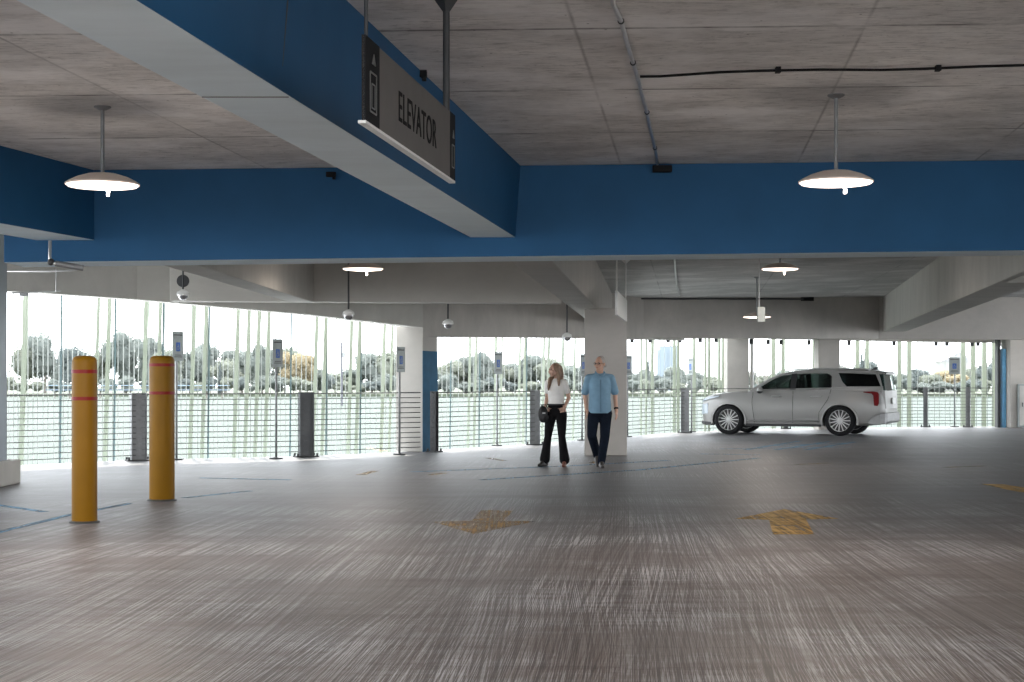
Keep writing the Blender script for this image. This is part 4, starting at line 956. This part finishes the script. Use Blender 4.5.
# ------------------------------------------------------------------ lake, shore, trees
m = N('lake water'); v = m.mapv((.25, 1.0, 1))
yy = m.n('ShaderNodeSeparateXYZ', {0: m.tc.outputs['Object']}).outputs[1]
m.bump(m.noise(v, .9, 6, .6), .35, .5)
M_lake = m.set(Base_Color=m.mix(m.ramp(m.noise(m.mapv((.02, .06, 1)), 1.0, 4), .35, .65), (.025, .040, .030), (.030, .045, .035)), Roughness=.6, Specular_IOR_Level=.12)
LZ = -3.0
struct(MB().prism([(-400, 16*K), (500, 30*K), (700, 232*K), (-500, 232*K)], LZ-.5, LZ).build('lake', M_lake))
M_bank = mat('grassy bank', (.075, .088, .06), .9, var=.3, scale=.5)
struct(MB().prism([(-700, 226*K), (700, 226*K), (700, 420*K), (-700, 420*K)], LZ-.4, LZ+.6).build('far_shore', M_bank))
struct(MB().prism([(-400, -90), (400, -90), (400, 14*K), (-400, 14*K)], LZ-.5, LZ).build('ground', mat('paved ground outside', (.22, .21, .20), .9)))
# vertical slab face of this storey below the railing
def leaf_mat(name, c0, c1):
    m = N(name); f = m.noise(m.tc.outputs['Object'], .35, 4); r = m.n('ShaderNodeObjectInfo').outputs['Random']
    c = m.mix(m.ramp(f, .35, .65), c0, c1); out = [n for n in m.t.nodes if n.type == 'OUTPUT_MATERIAL'][0]
    a = m.n('ShaderNodeMixShader', {0: .5}); m.t.links.new(m.n('ShaderNodeBsdfDiffuse', {'Color': c}).outputs[0], a.inputs[1]); m.t.links.new(m.n('ShaderNodeBsdfTranslucent', {'Color': c}).outputs[0], a.inputs[2])
    m.t.links.new(a.outputs[0], out.inputs[0]); return m.m
LM = {'green': leaf_mat('grey green leaves', (.205, .23, .215), (.255, .275, .255)), 'dark': leaf_mat('dark green leaves', (.155, .18, .178), (.20, .22, .212)),  # haze over the lake put into the greyed, low-contrast leaf colours
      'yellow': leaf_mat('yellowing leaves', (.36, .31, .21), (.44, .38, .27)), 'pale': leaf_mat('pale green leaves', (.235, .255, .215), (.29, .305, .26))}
M_bark = mat('grey bark', (.20, .18, .16), .9)
def crown_mesh(kind, seed, shape):
    rnd = random.Random(seed); mb = MB()
    cl = []
    if shape == 'round':
        for i in range(13):
            a = rnd.uniform(0, 6.28); r = rnd.uniform(0, .36); z = rnd.uniform(.30, .86); cl.append((Vector((r*math.cos(a), r*math.sin(a), z)), rnd.uniform(.13, .21)))
        cl.append((Vector((0, 0, .55)), .32))
    else:
        for i in range(12):
            t = i/11; cl.append((Vector((rnd.uniform(-.04, .04), rnd.uniform(-.04, .04), .12+.86*t)), .20*(1-t)+.03))
    for c, r in cl:
        mb.ball(c, (r*.85, r*.85, r*.75), 10)
        k = int(900*r)
        for j in range(k):
            d = Vector((rnd.gauss(0, 1), rnd.gauss(0, 1), rnd.gauss(0, 1))).normalized(); q = c+d*r*rnd.uniform(.8, 1.12)
            s_ = rnd.uniform(.018, .036); u = Vector((rnd.gauss(0, 1), rnd.gauss(0, 1), rnd.gauss(0, 1))).normalized(); v_ = d.cross(u).normalized()*s_; u = u*s_
            mb.face([mb.bm.verts.new(q+u), mb.bm.verts.new(q+v_), mb.bm.verts.new(q-u*.8), mb.bm.verts.new(q-v_)])
    o = mb.build('crown', LM[kind]); me = o.data; bpy.data.objects.remove(o); return me
crowns = {(k, sh, i): crown_mesh(k, i*31+len(k), sh) for k in LM for sh, nn in (('round', 2), ('cone', 1)) for i in range(nn)}
tm = MB().tube([(0, 0, 0), (.01, 0, .25), (0, .01, .5)], [.028, .022, .012], 8); _t = tm.build('trunk', M_bark); trunk_me = _t.data; bpy.data.objects.remove(_t)
TL = {'green': 'grey green leafy tree on the far shore of the lake', 'dark': 'dark green tree on the far shore of the lake', 'yellow': 'yellow leaved tree on the far shore of the lake', 'pale': 'pale green bushy tree on the far shore of the lake'}
def tree(px, top, Y, kind, sh='round', wd=None):
    Y *= K
    h = CAMZ+(PY-top)/F*Y-(LZ+.5); X = (px-PX)/F*Y; W = (wd/F*Y) if wd else h*random.uniform(1.0, 1.35)
    e = empty('tree', (X, Y, LZ+.5), random.uniform(0, 6.28), TL[kind] if sh == 'round' else 'pointed dark conifer on the far shore of the lake', 'tree', ('%s trees on the far shore' % kind) if sh == 'round' else 'conifers on the far shore')
    c = bpy.data.objects.new('crown', crowns[(kind, sh, random.randrange(2) if sh == 'round' else 0)]); C.objects.link(c); c.parent = e; c.scale = (W, W, h)
    t_ = bpy.data.objects.new('trunk', trunk_me); C.objects.link(t_); t_.parent = e; t_.scale = (h, h, h)
tops = [(-10, 348), (25, 340), (45, 334), (75, 343), (95, 350), (125, 331), (150, 336), (170, 345), (190, 350), (205, 342), (225, 357), (242, 349), (262, 343), (285, 346), (300, 350), (318, 368), (335, 371), (352, 368), (372, 352), (385, 350), (405, 357), (425, 362), (448, 360), (465, 356), (480, 351), (498, 361), (515, 362), (532, 354), (550, 357), (570, 364), (590, 366), (610, 368), (628, 371), (645, 368), (660, 373), (676, 366), (695, 371), (712, 374), (730, 373), (750, 370), (768, 372), (785, 369), (805, 368), (822, 366), (840, 364), (865, 358), (882, 371), (900, 372), (918, 366), (930, 372), (944, 368), (957, 373), (970, 366), (985, 362), (1000, 356), (1025, 360)]
for i, (px, tp) in enumerate(tops):
    kind = 'yellow' if px in (944, 957, 300) else ('dark' if px in (75, 865, 918, 985, 1000, 660) else ('pale' if i % 3 == 1 else 'green'))
    tree(px, tp+1, random.uniform(232, 246), kind, 'round', random.uniform(34, 46) if px < 620 else random.uniform(24, 32))
for px, tp in ((220, 362), (865, 349), (862, 350), (648, 360), (985, 352)): tree(px, tp, 230, 'dark', 'cone', 14)
px = -10
while px < 1030:                                              # low shrubs along the water
    tree(px, random.uniform(377, 384) if px > 600 else random.uniform(374, 383), 228.5, random.choice(['green', 'pale', 'green', 'dark']), 'round', random.uniform(18, 30)); px += random.uniform(13, 20)
# bare trees behind the car roof
def bare(px, top, Y):
    Y *= K
    h = CAMZ+(PY-top)/F*Y-(LZ+.5); e = empty('bare_tree', ((px-PX)/F*Y, Y, LZ+.5), 0, 'leafless tree with dark branches seen above the car roof', 'tree', 'leafless trees above the car roof')
    mb = MB(); rnd = random.Random(int(px))
    def br(p, d, l, r, k):
        q = p+d*l; mb.tube([p, q], [r, r*.6], 5)
        if k == 0: return
        for _ in range(3 if k > 1 else 4): br(q.lerp(p, rnd.uniform(0, .4)), (d+Vector((rnd.gauss(0, .45), rnd.gauss(0, .45), rnd.gauss(.05, .2)))).normalized(), l*rnd.uniform(.55, .75), r*.55, k-1)
    br(Vector((0, 0, 0)), Vector((0, 0, 1)), h*.36, .14, 4)
    mb.build('branches', M_bark, e)
for px, tp, Y in ((765, 345, 120), (800, 352, 120), (850, 346, 120)): bare(px, tp, Y)
# pier, pole, tower on the far shore
Y = 205.0*K
pr = empty('pier', D(60, 394, 205.0), 0, 'long low dark pier on the water behind the two bollards', 'pier')
Lp = (228-45)/F*Y
MB().box((Lp/2-3, 0, .35+LZ-pr.location.z+1.6), (Lp, 2.0, .35)).build('deck', mat('pier deck', (.10, .13, .16), .7), pr)
for i in range(12):
    MB().box((-3+Lp*(i+.5)/12, 0, LZ-pr.location.z+.7), (.3, .3, 2.0)).build('pile', M_bark, pr)
rl = MB()
rl.box((Lp/2-3, 0, .35+LZ-pr.location.z+2.6), (Lp, .1, .12))
rl.build('rail', mat('pier rail', (.30, .40, .50), .6), pr)
Y = 150.0*K; b0 = D(341.5, 400, 150.0); t0 = D(341.5, 342, 150.0)
e = empty('utility_pole', (b0.x, Y, LZ), 0, 'tall thin utility pole rising over the trees left of the blue banded column', 'pole')
MB().tube([(0, 0, 0), (0, 0, t0.z-LZ)], [.22, .15], 10).build('pole', mat('grey weathered pole', (.10, .10, .12), .9), e)
MB().box((0, 0, t0.z-LZ-.8), (1.5, .15, .15)).build('crossarm', M_bark, e)
MB().box((.35, 0, t0.z-LZ-2.2), (.4, .4, .9)).build('transformer', M_steel, e)
Y = 300.0*K; b0 = D(668, 398, 300.0)
e = empty('tower_block', (b0.x, Y, LZ), 0, 'pale apartment tower beyond the lake right of the broad column', 'building')
h = CAMZ+(PY-346)/F*Y-LZ
MB().box((0, 0, h/2), (5.5, 6, h)).box((-2.2, -.5, h*.46), (3.0, 6, h*.92)).build('wall', mat('pale blue tower wall', (.20, .24, .28), .8), e)
for k in range(5):
    for c_ in (-.9, 1.1): MB().box((c_, -3.05, 4.0+k*2.3), (.9, .1, 1.1)).build('window', mat('tower window', (.16, .2, .25), .3), e) if False else None
Y = 300.0*K; b0 = D(952, 398, 300.0); h = CAMZ+(PY-351)/F*Y-LZ
e = empty('distant_house', (b0.x, Y, LZ), 0, 'pale distant building with a sloping roof behind the straight-on parking sign', 'building')
MB().box((0, 0, h*.38), (9, 8, h*.76)).build('wall', mat('pale house wall', (.30, .30, .29), .8), e)
MB().poly3([(-5, -4.2, h*.74), (5, -4.2, h*.74), (2.5, -4.2, h)], (0, 1, 0), 8.4).build('roof', mat('pale house roof', (.27, .27, .28), .8), e)
